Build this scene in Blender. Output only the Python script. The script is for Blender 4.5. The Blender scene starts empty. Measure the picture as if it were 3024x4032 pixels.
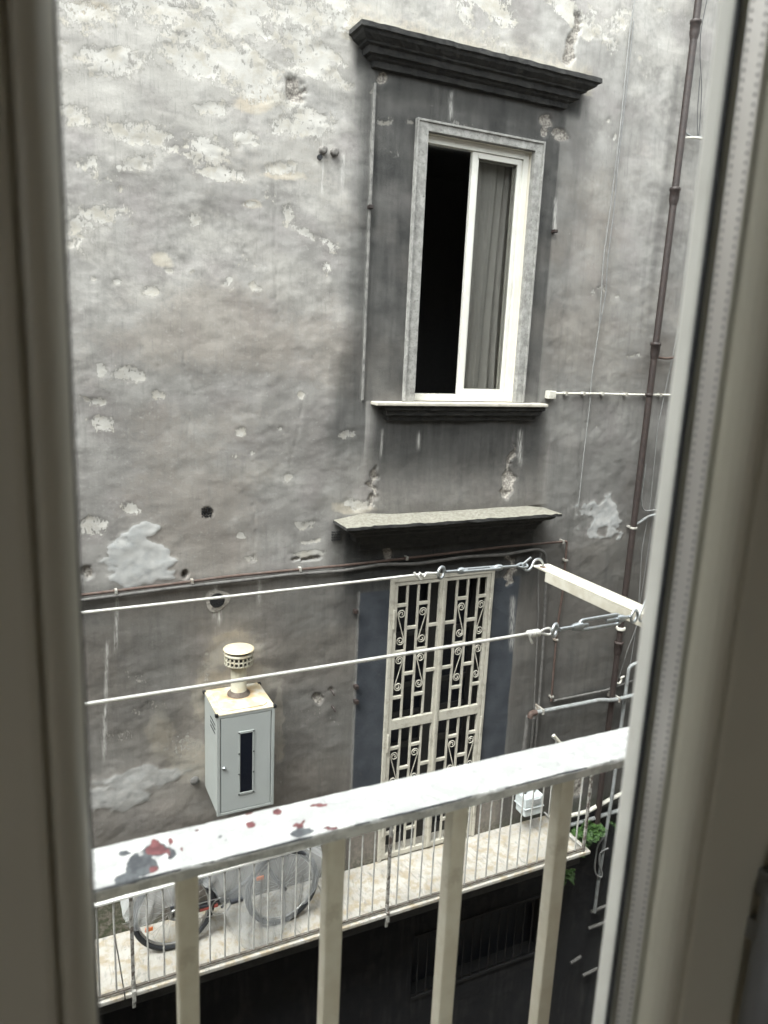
import bpy, bmesh, math, random
import numpy as np
from mathutils import Vector, Matrix
random.seed(7)
R_ = math.radians
scene = bpy.context.scene
col = scene.collection

# ------------------------------------------------------------------ camera
YAW, PITCH, ROLL, FPX = R_(26.002), R_(12.315), R_(2.6145), 2978.4   # FPX for a 3024 px wide frame
cy, sy, cp, sp = math.cos(YAW), math.sin(YAW), math.cos(PITCH), math.sin(PITCH)
FWD = np.array([sy*cp, cy*cp, -sp]); RT0 = np.array([cy, -sy, 0.0]); UP0 = np.cross(RT0, FWD)
RT = math.cos(ROLL)*RT0 + math.sin(ROLL)*UP0; UP = -math.sin(ROLL)*RT0 + math.cos(ROLL)*UP0
cam_d = bpy.data.cameras.new('camera'); cam = bpy.data.objects.new('camera', cam_d); col.objects.link(cam)
cam.matrix_world = Matrix(((RT[0], UP[0], -FWD[0], 0), (RT[1], UP[1], -FWD[1], 0), (RT[2], UP[2], -FWD[2], 0), (0, 0, 0, 1)))
cam_d.sensor_fit = 'HORIZONTAL'; cam_d.sensor_width = 36.0; cam_d.lens = FPX/3024*36.0
cam_d.clip_start = 0.01; cam_d.clip_end = 300
cam_d.dof.use_dof = True; cam_d.dof.focus_distance = 3.4; cam_d.dof.aperture_fstop = 10.0
scene.camera = cam

# ------------------------------------------------------------------ light
SUN_EL, SUN_AZ = 62.0, -68.0          # veiled sun, very soft, shining along the courtyard from the left
world = bpy.data.worlds.new('World'); scene.world = world; world.use_nodes = True
wn = world.node_tree; bg = wn.nodes['Background']
sky = wn.nodes.new('ShaderNodeTexSky'); sky.sky_type = 'NISHITA'; sky.sun_disc = False
sky.sun_elevation = R_(SUN_EL); sky.sun_rotation = R_(180-SUN_AZ); sky.air_density = 1.0; sky.dust_density = 4.0; sky.ozone_density = 0.6
hs = wn.nodes.new('ShaderNodeHueSaturation'); hs.inputs['Saturation'].default_value = 0.10
wn.links.new(sky.outputs[0], hs.inputs['Color']); wn.links.new(hs.outputs[0], bg.inputs[0]); bg.inputs[1].default_value = 0.15
sun_d = bpy.data.lights.new('sun', 'SUN'); sun = bpy.data.objects.new('sun', sun_d); col.objects.link(sun)
sun_d.energy = 0.5; sun_d.angle = R_(34); sun_d.color = (1.0, 0.985, 0.955)
sd = Vector((math.sin(R_(SUN_AZ))*math.cos(R_(SUN_EL)), -math.cos(R_(SUN_AZ))*math.cos(R_(SUN_EL)), math.sin(R_(SUN_EL))))
sun.rotation_euler = sd.to_track_quat('Z', 'Y').to_euler()
vs = scene.view_settings; vs.view_transform = 'Standard'; vs.look = 'None'; vs.gamma = 1.0; vs.exposure = 2.55
scene.render.resolution_x = 768; scene.render.resolution_y = 1024

# ------------------------------------------------------------------ pixel <-> place (photo px, 3024 wide)
def ray(u, v): return RT*((u-1512)/FPX) - UP*((v-2016)/FPX) + FWD
def onY(u, v, y): d = ray(u, v); return d*(y/d[1])
def onZ(u, v, z): d = ray(u, v); return d*(z/d[2])
def d2(u, v): return (u*1.8228, v*1.8228)
def project(x, y, z):
    a = x*RT[0]+y*RT[1]+z*RT[2]; b = x*UP[0]+y*UP[1]+z*UP[2]; c = x*FWD[0]+y*FWD[1]+z*FWD[2]
    return (1512+FPX*a/c)/1.8228, (2016-FPX*b/c)/1.8228, c

# ------------------------------------------------------------------ numpy noise
def _h(i, j, s):
    n = (i.astype(np.int64)*374761393 + j.astype(np.int64)*668265263 + s*1442695041) & 0xffffffff
    n = ((n ^ (n >> 13))*1274126177) & 0xffffffff
    return ((n ^ (n >> 16)) & 0xffff)/65535.0
def vn(x, y, s=0):
    xi = np.floor(x); yi = np.floor(y); fx = x-xi; fy = y-yi
    fx = fx*fx*fx*(fx*(fx*6-15)+10); fy = fy*fy*fy*(fy*(fy*6-15)+10)
    a = _h(xi, yi, s); b = _h(xi+1, yi, s); c = _h(xi, yi+1, s); d = _h(xi+1, yi+1, s)
    return (a*(1-fx)+b*fx)*(1-fy) + (c*(1-fx)+d*fx)*fy
def fbm(x, y, s=0, o=5, g=0.5):
    t = 0; a = 1; n = 0; f = 1
    for k in range(o):
        t = t + a*vn(x*f+17.3*k, y*f+9.1*k, s+k); n += a; a *= g; f *= 2.03
    return t/n
def ss(a, b, x): t = np.clip((x-a)/(b-a), 0, 1); return t*t*(3-2*t)
def box01(x, a, b, w0, w1=None):
    if w1 is None: w1 = w0
    return ss(a-w0, a+w0, x)*(1-ss(b-w1, b+w1, x))

# ------------------------------------------------------------------ objects
def tag(o, label=None, cat=None, group=None, kind=None):
    if label: o['label'] = label
    if cat: o['category'] = cat
    if group: o['group'] = group
    if kind: o['kind'] = kind
    return o
def thing(name, label, cat, loc=(0, 0, 0), group=None):
    o = bpy.data.objects.new(name, None); col.objects.link(o); o.location = loc; o.empty_display_size = 0.1
    return tag(o, label, cat, group)
def link_mesh(name, me, m, parent=None, smooth=False):
    o = bpy.data.objects.new(name, me); col.objects.link(o)
    if m: me.materials.append(m)
    if smooth: me.polygons.foreach_set('use_smooth', [True]*len(me.polygons))
    if parent:
        o.parent = parent
        if parent.parent is None and parent.type == 'EMPTY': o.matrix_parent_inverse = Matrix.Translation(parent.location).inverted()
    return o
class MB:
    def __init__(s): s.v = []; s.f = []; s.sm = []
    def add(s, vs, fs, smooth=False):
        n = len(s.v); s.v += [tuple(map(float, p)) for p in vs]
        s.f += [tuple(i+n for i in f) for f in fs]; s.sm += [smooth]*len(fs); return s
    def box(s, x0, x1, y0, y1, z0, z1, b=0.0):
        if x0 > x1: x0, x1 = x1, x0
        if y0 > y1: y0, y1 = y1, y0
        if z0 > z1: z0, z1 = z1, z0
        if b <= 0:
            return s.add([(x0,y0,z0),(x1,y0,z0),(x1,y1,z0),(x0,y1,z0),(x0,y0,z1),(x1,y0,z1),(x1,y1,z1),(x0,y1,z1)],
              [(0,3,2,1),(4,5,6,7),(0,1,5,4),(1,2,6,5),(2,3,7,6),(3,0,4,7)])
        bm = bmesh.new(); bmesh.ops.create_cube(bm, size=1.0)
        for v in bm.verts: v.co = ((x0+x1)/2+v.co.x*(x1-x0), (y0+y1)/2+v.co.y*(y1-y0), (z0+z1)/2+v.co.z*(z1-z0))
        bmesh.ops.bevel(bm, geom=bm.edges[:], offset=b, segments=2, profile=0.6, affect='EDGES')
        bm.verts.index_update()
        s.add([v.co[:] for v in bm.verts], [tuple(v.index for v in f.verts) for f in bm.faces]); bm.free(); return s
    def tube(s, pts, r, n=10, caps=True, closed=False, flat=None):
        pts = [Vector(p) for p in pts]; N = len(pts); rs = r if hasattr(r, '__len__') else [r]*N
        T = []
        for i in range(N):
            if closed: t = pts[(i+1) % N]-pts[i-1]
            else: t = pts[min(i+1, N-1)]-pts[max(i-1, 0)]
            T.append(t.normalized() if t.length > 1e-9 else Vector((0, 0, 1)))
        u = T[0].orthogonal().normalized(); vs = []
        for i in range(N):
            u = (u - T[i]*u.dot(T[i])); u = u.normalized() if u.length > 1e-6 else T[i].orthogonal().normalized()
            w = T[i].cross(u)
            for k in range(n):
                a = 2*math.pi*k/n; vs.append(pts[i] + (u*math.cos(a)+w*math.sin(a))*rs[i])
        fs = []
        for i in range(N if closed else N-1):
            j = (i+1) % N
            for k in range(n): fs.append((i*n+k, i*n+(k+1) % n, j*n+(k+1) % n, j*n+k))
        s.add(vs, fs, True)
        if caps and not closed:
            s.add(vs[:n], [tuple(range(n))[::-1]]); s.add(vs[-n:], [tuple(range(n))])
        return s
    def lathe(s, c, prof, n=32, smooth=True, axis='Z'):
        vs = []; fs = []
        for (r, h) in prof:
            for k in range(n):
                a = 2*math.pi*k/n; p = (r*math.cos(a), r*math.sin(a), h)
                if axis == 'Y': p = (p[0], p[2], p[1])
                if axis == 'X': p = (p[2], p[0], p[1])
                vs.append((c[0]+p[0], c[1]+p[1], c[2]+p[2]))
        for i in range(len(prof)-1):
            for k in range(n): fs.append((i*n+k, i*n+(k+1) % n, (i+1)*n+(k+1) % n, (i+1)*n+k))
        s.add(vs, fs, smooth); s.add(vs[:n], [tuple(range(n))[::-1]]); s.add(vs[-n:], [tuple(range(n))]); return s
    def sweepX(s, prof, xa, xb, Yw):   # a moulding on the wall plane y=Yw with returned ends; prof = (depth, z)
        vs = []
        for (d, z) in prof: vs += [(xa-d, Yw, z), (xa-d, Yw-d, z), (xb+d, Yw-d, z), (xb+d, Yw, z)]
        fs = []
        for i in range(len(prof)-1):
            for k in range(3): fs.append((i*4+k, (i+1)*4+k, (i+1)*4+k+1, i*4+k+1))
        return s.add(vs, fs)
    def build(s, name, m, parent=None):
        me = bpy.data.meshes.new(name); me.from_pydata(s.v, [], s.f); me.validate()
        if len(me.polygons) == len(s.sm): me.polygons.foreach_set('use_smooth', s.sm)
        return link_mesh(name, me, m, parent)
def arc(c, r, a0, a1, n, ax=(1, 0, 0), ay=(0, 0, 1)):
    ax, ay, c = Vector(ax), Vector(ay), Vector(c)
    return [c + ax*(r*math.cos(R_(a0+(a1-a0)*i/n))) + ay*(r*math.sin(R_(a0+(a1-a0)*i/n))) for i in range(n+1)]
def bend(pts, r=0.02, n=5):   # round the corners of a polyline
    pts = [Vector(p) for p in pts]; out = [pts[0]]
    for i in range(1, len(pts)-1):
        a = (pts[i-1]-pts[i]); b = (pts[i+1]-pts[i]); k = min(r, a.length*.45, b.length*.45)
        p0 = pts[i]+a.normalized()*k; p1 = pts[i]+b.normalized()*k
        for j in range(n+1):
            t = j/n; out.append(p0*(1-t)**2 + pts[i]*2*t*(1-t) + p1*t*t)
    out.append(pts[-1]); return out

# ------------------------------------------------------------------ materials
class NT:
    def __init__(s, name):
        s.m = bpy.data.materials.new(name); s.m.use_nodes = True; s.t = s.m.node_tree; s.b = s.t.nodes['Principled BSDF']
        s.co = s.t.nodes.new('ShaderNodeTexCoord').outputs['Object']
    def n(s, typ, **kw):
        o = s.t.nodes.new(typ)
        for k, v in kw.items(): setattr(o, k, v)
        return o
    def L(s, a, b): s.t.links.new(a, b)
    def setv(s, inp, v):
        if hasattr(v, 'is_output') or isinstance(v, bpy.types.NodeSocket): s.L(v, inp)
        else:
            if inp.type == 'RGBA' and not hasattr(v, '__len__'): v = (v, v, v, 1)
            elif inp.type == 'RGBA' and len(v) == 3: v = (*v, 1)
            inp.default_value = v
    def noise(s, scale, detail=5, rough=0.6, stretch=None, dist=0.0):
        c = s.co
        if stretch:
            mp = s.n('ShaderNodeMapping'); mp.inputs['Scale'].default_value = stretch; s.L(s.co, mp.inputs['Vector']); c = mp.outputs[0]
        o = s.n('ShaderNodeTexNoise'); o.inputs['Scale'].default_value = scale; o.inputs['Detail'].default_value = detail
        o.inputs['Roughness'].default_value = rough; o.inputs['Distortion'].default_value = dist; s.L(c, o.inputs['Vector']); return o.outputs['Fac']
    def math(s, op, a, b=0.0, clamp=False):
        o = s.n('ShaderNodeMath', operation=op); o.use_clamp = clamp; s.setv(o.inputs[0], a); s.setv(o.inputs[1], b); return o.outputs[0]
    def mix(s, f, a, b, mode='MIX'):
        o = s.n('ShaderNodeMix', data_type='RGBA', blend_type=mode); s.setv(o.inputs[0], f); s.setv(o.inputs[6], a); s.setv(o.inputs[7], b); return o.outputs[2]
    def step(s, x, a, b, lo=0.0, hi=1.0):
        o = s.n('ShaderNodeMapRange'); o.interpolation_type = 'SMOOTHSTEP'; s.setv(o.inputs[0], x)
        o.inputs[1].default_value = a; o.inputs[2].default_value = b; o.inputs[3].default_value = lo; o.inputs[4].default_value = hi; return o.outputs[0]
    def attr(s, name):
        o = s.n('ShaderNodeAttribute', attribute_name=name); q = s.n('ShaderNodeSeparateColor'); s.L(o.outputs['Color'], q.inputs[0]); return q.outputs
    def bump(s, h, dist=0.01, strength=1.0, prev=None):
        o = s.n('ShaderNodeBump'); o.inputs['Strength'].default_value = strength; o.inputs['Distance'].default_value = dist
        s.L(h, o.inputs['Height'])
        if prev: s.L(prev, o.inputs['Normal'])
        s.L(o.outputs[0], s.b.inputs['Normal']); return o.outputs[0]
    def base(s, c, rough=0.8, metal=0.0):
        s.setv(s.b.inputs['Base Color'], c); s.setv(s.b.inputs['Roughness'], rough); s.b.inputs['Metallic'].default_value = metal; return s.m
def simple(name, c, rough=0.6, metal=0.0, var=0.15, scale=30, bump=0.0, dirt=None, dscale=8, damt=0.5, stretch=None):
    t = NT(name); a = t.noise(scale, 5, .6, stretch)
    k = t.step(a, .25, .75, 1-var, 1+var)
    cc = t.mix(1.0, c, t.n('ShaderNodeCombineColor').outputs[0], 'MULTIPLY')
    comb = cc.node.inputs[7].links[0].from_node
    for i in range(3): t.L(k, comb.inputs[i])
    if dirt: cc = t.mix(t.math('MULTIPLY', t.step(t.noise(dscale, 7, .65), .48, .68), damt), cc, dirt)
    if bump: t.bump(a, bump, .6)
    return t.base(cc, rough, metal)

M = {}
M['white_pvc'] = simple('white_pvc', (.72, .71, .66), .35, var=.03, scale=12, dirt=(.5, .47, .4), dscale=5, damt=.25)
M['cream_sash'] = simple('cream_sash', (.68, .65, .535), .38, var=.02, scale=10)
M['outer_lip'] = simple('outer_lip', (.80, .785, .73), .4, var=.04, scale=9, dirt=(.6, .57, .52), dscale=14, damt=.35)
M['gasket'] = simple('gasket', (.012, .013, .018), .6, var=.1)
M['marble_dust'] = simple('sill_marble', (.5, .47, .41), .6, var=.12, scale=14, dirt=(.3, .27, .22), dscale=22, damt=.5, bump=.002)
M['gate_paint'] = simple('gate_paint', (.5, .475, .41), .45, var=.06, scale=20, dirt=(.26, .24, .2), dscale=16, damt=.5)
M['cab_side'] = simple('cabinet_paint', (.34, .36, .35), .45, var=.04, scale=6, dirt=(.3, .31, .28), dscale=5, damt=.35)
M['black_plastic'] = simple('black_plastic', (.012, .013, .015), .5, var=.2)
M['dark_glass'] = simple('dark_glass', (.004, .006, .012), .35, var=.1)
M['dark_door'] = simple('dark_door', (.03, .03, .03), .4, var=.15)
M['steel'] = simple('zinc_steel', (.55, .58, .6), .38, 1.0, var=.12, scale=160, dirt=(.32, .33, .34), dscale=300, damt=.5)
M['rope'] = simple('rope_coating', (.74, .73, .7), .5, var=.04, scale=60, dirt=(.5, .48, .44), dscale=70, damt=.3)
M['spoke'] = simple('spoke_steel', (.5, .5, .5), .35, 1.0)
M['tyre'] = simple('tyre_rubber', (.02, .022, .026), .75, var=.2, scale=60)
M['frame_dark'] = simple('bike_frame', (.03, .032, .038), .4, var=.1)
M['orange'] = simple('orange_reflector', (.75, .18, .03), .3)
M['redpaint'] = simple('red_paint', (.4, .08, .06), .5)
M['iron'] = simple('downpipe_paint', (.030, .022, .0205), .55, var=.25, scale=25, dirt=(.05, .032, .026), dscale=30, damt=.7, bump=.002)
M['rust'] = simple('rusty_pipe', (.085, .055, .045), .8, var=.3, scale=40, dirt=(.1, .08, .07), dscale=20, damt=.8)
M['galv'] = simple('galvanised_pipe', (.24, .25, .25), .6, var=.15, scale=25, dirt=(.13, .12, .11), dscale=14, damt=.7)
M['darkpipe'] = simple('grimy_pipe', (.12, .115, .11), .7, var=.25, scale=25, dirt=(.06, .055, .05), dscale=14, damt=.7)
M['cable'] = simple('grey_cable', (.2, .2, .2), .6, var=.2)
M['cable_light'] = simple('pale_cable', (.22, .22, .215), .6, var=.2)
M['conduit'] = simple('white_conduit', (.58, .56, .5), .5, var=.1, dirt=(.3, .28, .24), dscale=20, damt=.6)
M['meter'] = simple('meter_paint', (.52, .56, .57), .5, var=.06, dirt=(.35, .36, .35), dscale=20, damt=.5)
M['bracket_steel'] = simple('mount_steel', (.35, .34, .31), .5, var=.2, dirt=(.2, .12, .07), dscale=20, damt=.6)
M['curtain'] = simple('curtain_cloth', (.48, .47, .45), .9, var=.05, scale=14)
M['room'] = simple('room_paint', (.62, .58, .50), .8, var=.03, scale=3)
M['room_dark'] = simple('dark_room', (.16, .16, .165), .9, var=.1)
M['ground'] = simple('court_ground', (.07, .068, .064), .9, var=.3, scale=2)
M['hinge'] = simple('hinge_metal', (.30, .31, .32), .4, .3, var=.05)
M['steel_brush'] = simple('spacer_metal', (.80, .77, .74), .36, .7, var=.05, scale=14)
M['hole'] = simple('spacer_hole', (.10, .10, .11), .6, var=.1)
M['slab_under'] = simple('slab_concrete', (.06, .06, .06), .9, var=.3, scale=8, bump=.004)
M['clay'] = simple('clay_mortar', (.2, .17, .14), .9, var=.35, scale=60, bump=.01, dirt=(.32, .29, .25), dscale=40, damt=.6)
M['gunk'] = simple('grimy_mortar', (.3, .28, .25), .95, var=.35, scale=50, bump=.01, dirt=(.14, .13, .12), dscale=30, damt=.8)

def glass_mat(name, tint=(1, 1, 1), ior=1.45, rough=0.0, boost=1.0):
    t = NT(name); out = t.t.nodes['Material Output']
    tr = t.n('ShaderNodeBsdfTransparent'); tr.inputs[0].default_value = (*tint, 1)
    gl = t.n('ShaderNodeBsdfGlossy'); gl.inputs['Roughness'].default_value = rough
    fr = t.n('ShaderNodeLayerWeight'); fr.inputs[0].default_value = .5
    f = t.math('ADD', t.math('MULTIPLY', t.math('POWER', fr.outputs['Facing'], 5.0), .9), .010)
    mx = t.n('ShaderNodeMixShader'); t.L(t.math('MULTIPLY', f, boost), mx.inputs[0])
    t.L(tr.outputs[0], mx.inputs[1]); t.L(gl.outputs[0], mx.inputs[2]); t.L(mx.outputs[0], out.inputs['Surface']); return t.m
M['glass'] = glass_mat('window_glass', (.97, .98, .975))
M['glass_dim'] = glass_mat('dusty_glass', (.74, .74, .73), boost=.8)

# facade plaster: masks stored on the wall mesh say where paint has peeled, where soot and painted shade sit, where it was patched
def wall_mat():
    t = NT('weathered_plaster')
    A = t.attr('mA'); B = t.attr('mB'); C = t.attr('mC'); E = t.attr('mD')
    nf = t.noise(22, 9, .68, (1, 1, 1.0)); nm = t.noise(5.5, 6, .6); ns = t.noise(9, 5, .6, (2.6, 1, .22)); nfine = t.noise(70, 5, .75)
    ntrow = t.noise(16, 6, .62, (.8, 1, 1.3))
    base = t.mix(t.step(nm, .3, .7), (.225, .216, .203), (.355, .345, .328))
    base = t.mix(t.math('MULTIPLY', t.step(t.noise(3.1, 4, .5), .45, .7), .5), base, (.275, .25, .245))
    base = t.mix(t.math('MULTIPLY', t.step(ntrow, .5, .68), .22), base, (.40, .39, .37))
    g1 = t.math('MULTIPLY', t.math('SUBTRACT', nf, .5), .5)
    base = t.mix(t.math('MULTIPLY', t.step(t.math('ADD', E[0], g1), .46, .70), .62), base, (.415, .40, .37))
    base = t.mix(t.math('MULTIPLY', t.step(t.math('ADD', E[1], g1), .45, .8), .60), base, (.155, .145, .137))
    base = t.mix(t.math('MULTIPLY', t.step(t.math('ADD', E[2], g1), .45, .75), .5), base, (.27, .235, .20))
    base = t.mix(t.step(t.noise(95, 3, .6), .68, .76), base, (.13, .125, .12))
    base = t.mix(t.math('MULTIPLY', t.step(ns, .52, .72), .30), base, (.20, .195, .185))
    # cream / ochre areas
    cream = t.step(t.math('ADD', A[2], t.math('MULTIPLY', t.math('SUBTRACT', nf, .5), .9)), .35, .75)
    base = t.mix(cream, base, t.mix(t.step(nm, .35, .65), (.40, .355, .29), (.42, .395, .345)))
    # peeled limewash
    pe = t.math('ADD', A[0], t.math('MULTIPLY', t.math('SUBTRACT', nf, .5), 1.5))
    pe = t.math('ADD', pe, t.math('MULTIPLY', t.math('SUBTRACT', t.noise(46, 7, .72, (1.6, 1, .7)), .5), 1.1))
    peel = t.step(pe, .50, .58)
    pcol = t.mix(t.step(t.noise(11, 5, .6), .4, .68), (.46, .447, .418), (.385, .362, .315))
    pcol = t.mix(t.math('MULTIPLY', t.step(nfine, .45, .7), .3), pcol, (.42, .40, .38))
    base = t.mix(t.math('MULTIPLY', t.step(t.noise(26, 6, .72, (3.2, 1, .28)), .54, .66), .32), base, (.15, .145, .138))
    base = t.mix(t.math('MULTIPLY', t.step(t.noise(38, 7, .75), .56, .64), .30), base, (.46, .45, .43))
    base = t.mix(t.math('MULTIPLY', t.step(t.noise(31, 7, .75, (1, 1, 1.4)), .40, .34), .32), base, (.13, .125, .12))
    c = t.mix(peel, base, pcol)
    rimf = t.math('MULTIPLY', t.step(pe, .43, .49), t.step(pe, .56, .51)); c = t.mix(t.math('MULTIPLY', rimf, .38), c, (.14, .13, .115))
    # smooth cement patches
    pt = t.step(t.math('ADD', B[0], t.math('MULTIPLY', t.math('SUBTRACT', nf, .5), .15)), .42, .56)
    c = t.mix(t.math('MULTIPLY', pt, .85), c, t.mix(t.step(t.noise(14, 5, .55), .35, .65), (.40, .41, .41), (.50, .50, .49)))
    # brown plaster
    c = t.mix(t.math('MULTIPLY', C[0], t.step(nm, .2, .8, .6, 1.0)), c, t.mix(t.step(nf, .4, .62), (.24, .20, .165), (.15, .13, .11)))
    # soot crust and grime, plus painted shade, blackest below the balcony
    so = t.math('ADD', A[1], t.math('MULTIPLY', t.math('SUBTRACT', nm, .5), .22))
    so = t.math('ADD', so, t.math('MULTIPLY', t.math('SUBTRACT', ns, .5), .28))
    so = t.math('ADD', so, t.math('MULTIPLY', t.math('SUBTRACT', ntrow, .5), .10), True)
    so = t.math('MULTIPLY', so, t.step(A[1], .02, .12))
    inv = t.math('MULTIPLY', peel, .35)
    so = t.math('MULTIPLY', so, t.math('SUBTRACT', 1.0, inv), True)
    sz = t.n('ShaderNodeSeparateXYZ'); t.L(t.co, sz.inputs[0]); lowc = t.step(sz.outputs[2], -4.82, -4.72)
    c = t.mix(so, c, t.mix(lowc, (.006, .007, .010), (.026, .0265, .026)))  # near black under the balcony: slab shade put into the colour
    # blue-grey painted bands
    bl = t.math('MULTIPLY', B[2], t.step(nf, .25, .45, .75, 1.0))
    c = t.mix(bl, c, t.mix(t.step(nm, .3, .7), (.026, .031, .040), (.050, .057, .068)))
    # bare rubble and moss
    ru = t.step(t.math('ADD', B[1], t.math('MULTIPLY', t.math('SUBTRACT', nf, .5), .6)), .42, .55)
    c = t.mix(ru, c, t.mix(t.step(t.noise(60, 4, .6), .4, .6), (.17, .155, .14), (.36, .335, .30)))
    c = t.mix(t.math('MULTIPLY', C[1], t.step(nf, .35, .6)), c, (.05, .06, .03))
    # pale run-off streaks and scratches
    sk = t.math('MULTIPLY', C[2], t.step(t.noise(60, 5, .7, (1.5, 1, .2)), .35, .6))
    c = t.mix(sk, c, (.55, .54, .51))
    h = t.math('ADD', t.math('MULTIPLY', nfine, .45), t.math('MULTIPLY', nf, .7))
    h = t.math('ADD', h, t.math('MULTIPLY', ntrow, .55)); h = t.math('ADD', h, t.math('MULTIPLY', peel, -.45)); h = t.math('ADD', h, t.math('MULTIPLY', ru, t.noise(50, 3, .5)))
    t.bump(h, .0045, .7)
    return t.base(c, .93)
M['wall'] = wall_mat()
def dark_stone():
    t = NT('sooty_cornice_stone'); a = t.noise(14, 7, .65); b = t.noise(40, 6, .7)
    geo = t.n('ShaderNodeNewGeometry'); sep = t.n('ShaderNodeSeparateXYZ'); t.L(geo.outputs['Normal'], sep.inputs[0])
    c = t.mix(t.step(a, .35, .7), (.014, .014, .0145), (.034, .033, .031))
    c = t.mix(t.step(b, .60, .74), c, (.06, .057, .052))
    up = t.step(sep.outputs[2], .5, .9)     # dust and lichen settled on the ledge
    c = t.mix(t.math('MULTIPLY', up, .9), c, t.mix(t.step(b, .4, .6), (.25, .24, .205), (.16, .15, .12)))
    t.bump(t.math('ADD', a, t.math('MULTIPLY', b, .5)), .012, .7); return t.base(c, .92)
M['dark_stone'] = dark_stone()
def grey_stone():
    t = NT('surround_stone'); a = t.noise(18, 7, .65); b = t.noise(70, 6, .7)
    c = t.mix(t.step(a, .3, .7), (.20, .195, .185), (.36, .355, .335)); c = t.mix(t.step(b, .55, .68), c, (.11, .107, .10))
    t.bump(t.math('ADD', a, b), .006, .7); return t.base(c, .9)
M['grey_stone'] = grey_stone()
def marble():
    t = NT('balcony_marble'); a = t.noise(4, 6, .6, (1, 1, 1), .6); w = t.noise(13, 8, .75, (1.3, .4, 1), 1.6); st = t.noise(9, 7, .7)
    c = t.mix(t.step(a, .3, .7), (.34, .32, .285), (.46, .44, .405)); c = t.mix(t.math('MULTIPLY', t.step(w, .52, .66), .75), c, (.16, .16, .155))
    c = t.mix(t.math('MULTIPLY', t.step(st, .46, .64), .75), c, (.30, .24, .15)); c = t.mix(t.step(t.noise(55, 5, .7), .64, .74), c, (.17, .15, .12))
    t.bump(st, .003, .5); return t.base(c, .6)
M['marble'] = marble()
def rail_mat():
    t = NT('peeling_rail_paint'); A = t.attr('mA'); nf = t.noise(75, 8, .7); nm = t.noise(34, 8, .72)
    c = t.mix(t.step(nm, .44, .54), (.74, .74, .725), (.53, .535, .53)); c = t.mix(t.math('MULTIPLY', t.step(t.noise(120, 6, .7), .60, .68), .5), c, (.27, .27, .26)); c = t.mix(t.math('MULTIPLY', t.step(t.noise(45, 4, .5, None, 1.0), .63, .66), .5), c, (.45, .45, .46))
    ch = t.math('ADD', A[0], t.math('MULTIPLY', t.math('SUBTRACT', nf, .5), .55)); rd = t.step(t.math('ADD', A[1], t.math('MULTIPLY', t.math('SUBTRACT', nm, .5), .5)), .42, .5)
    bare = t.mix(t.step(nf, .4, .6), (.06, .065, .075), (.13, .14, .15)); red = t.mix(t.step(nf, .4, .6), (.13, .04, .045), (.24, .085, .09))
    k = t.step(ch, .47, .52); c = t.mix(k, c, t.mix(rd, bare, red)); c = t.mix(t.step(t.noise(160, 4, .6), .72, .76), c, (.3, .16, .12))
    t.bump(t.math('ADD', t.math('MULTIPLY', k, -1.0), t.math('MULTIPLY', nm, .6)), .0022, .9); t.base(c, .42)
    return t.m
M['rail'] = rail_mat()
def aged_paint(name, c0, c1, rust=(.28, .12, .04), amt=.7, th=.60):
    t = NT(name); a = t.noise(30, 7, .65); b = t.noise(90, 5, .7)
    c = t.mix(t.step(a, .35, .65), c0, c1); c = t.mix(t.math('MULTIPLY', t.step(t.noise(17, 8, .7), th, th+.07), amt), c, rust)
    t.bump(t.math('ADD', a, b), .0015, .6); return t.base(c, .5)
M['bar_paint'] = aged_paint('aged_bar_paint', (.68, .625, .51), (.76, .72, .61), (.36, .31, .23), .3, .60)
M['arm_paint'] = aged_paint('rusty_arm_paint', (.55, .51, .42), (.66, .63, .55), (.34, .15, .05), .85, .62)
M['opp_rail'] = aged_paint('old_railing_paint', (.34, .34, .325), (.46, .45, .42), (.13, .09, .06), .8, .58)
M['lid'] = None
def lid_mat():
    t = NT('stained_cabinet_lid'); A = t.noise(9, 6, .6); g = t.n('ShaderNodeNewGeometry'); vd = t.n('ShaderNodeVectorMath', operation='DISTANCE')
    t.L(g.outputs['Position'], vd.inputs[0]); vd.inputs[1].default_value = (1.42, 5.33, -2.68)
    c = t.mix(t.step(A, .4, .62), (.46, .38, .25), (.52, .49, .42)); r = t.math('ADD', vd.outputs['Value'], t.math('MULTIPLY', A, .16))
    c = t.mix(t.math('MULTIPLY', t.step(r, .24, .15), .8), c, (.42, .25, .10)); c = t.mix(t.step(r, .19, .14), c, (.16, .12, .09))
    return t.base(c, .5)
M['lid'] = lid_mat()
M['flue'] = simple('flue_paint', (.44, .42, .34), .5, var=.08, scale=14, dirt=(.36, .27, .15), dscale=12, damt=.5)
M['flue_top'] = simple('flue_cap_paint', (.52, .45, .32), .5, var=.06, scale=14, dirt=(.5, .38, .2), dscale=20, damt=.5)
def sheet_mat():
    t = NT('clear_plastic_sheet'); out = t.t.nodes['Material Output']
    tr = t.n('ShaderNodeBsdfTransparent'); tr.inputs[0].default_value = (.93, .94, .94, 1)
    b = t.b; b.inputs['Base Color'].default_value = (.50, .51, .51, 1); b.inputs['Roughness'].default_value = .28
    lw = t.n('ShaderNodeLayerWeight'); lw.inputs[0].default_value = .45
    f = t.math('ADD', t.math('MULTIPLY', t.math('POWER', lw.outputs['Facing'], 1.6), .95), .24, True)
    mx = t.n('ShaderNodeMixShader'); t.L(f, mx.inputs[0]); t.L(tr.outputs[0], mx.inputs[1]); t.L(b.outputs[0], mx.inputs[2]); t.L(mx.outputs[0], out.inputs['Surface']); return t.m
M['sheet'] = sheet_mat()
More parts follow.
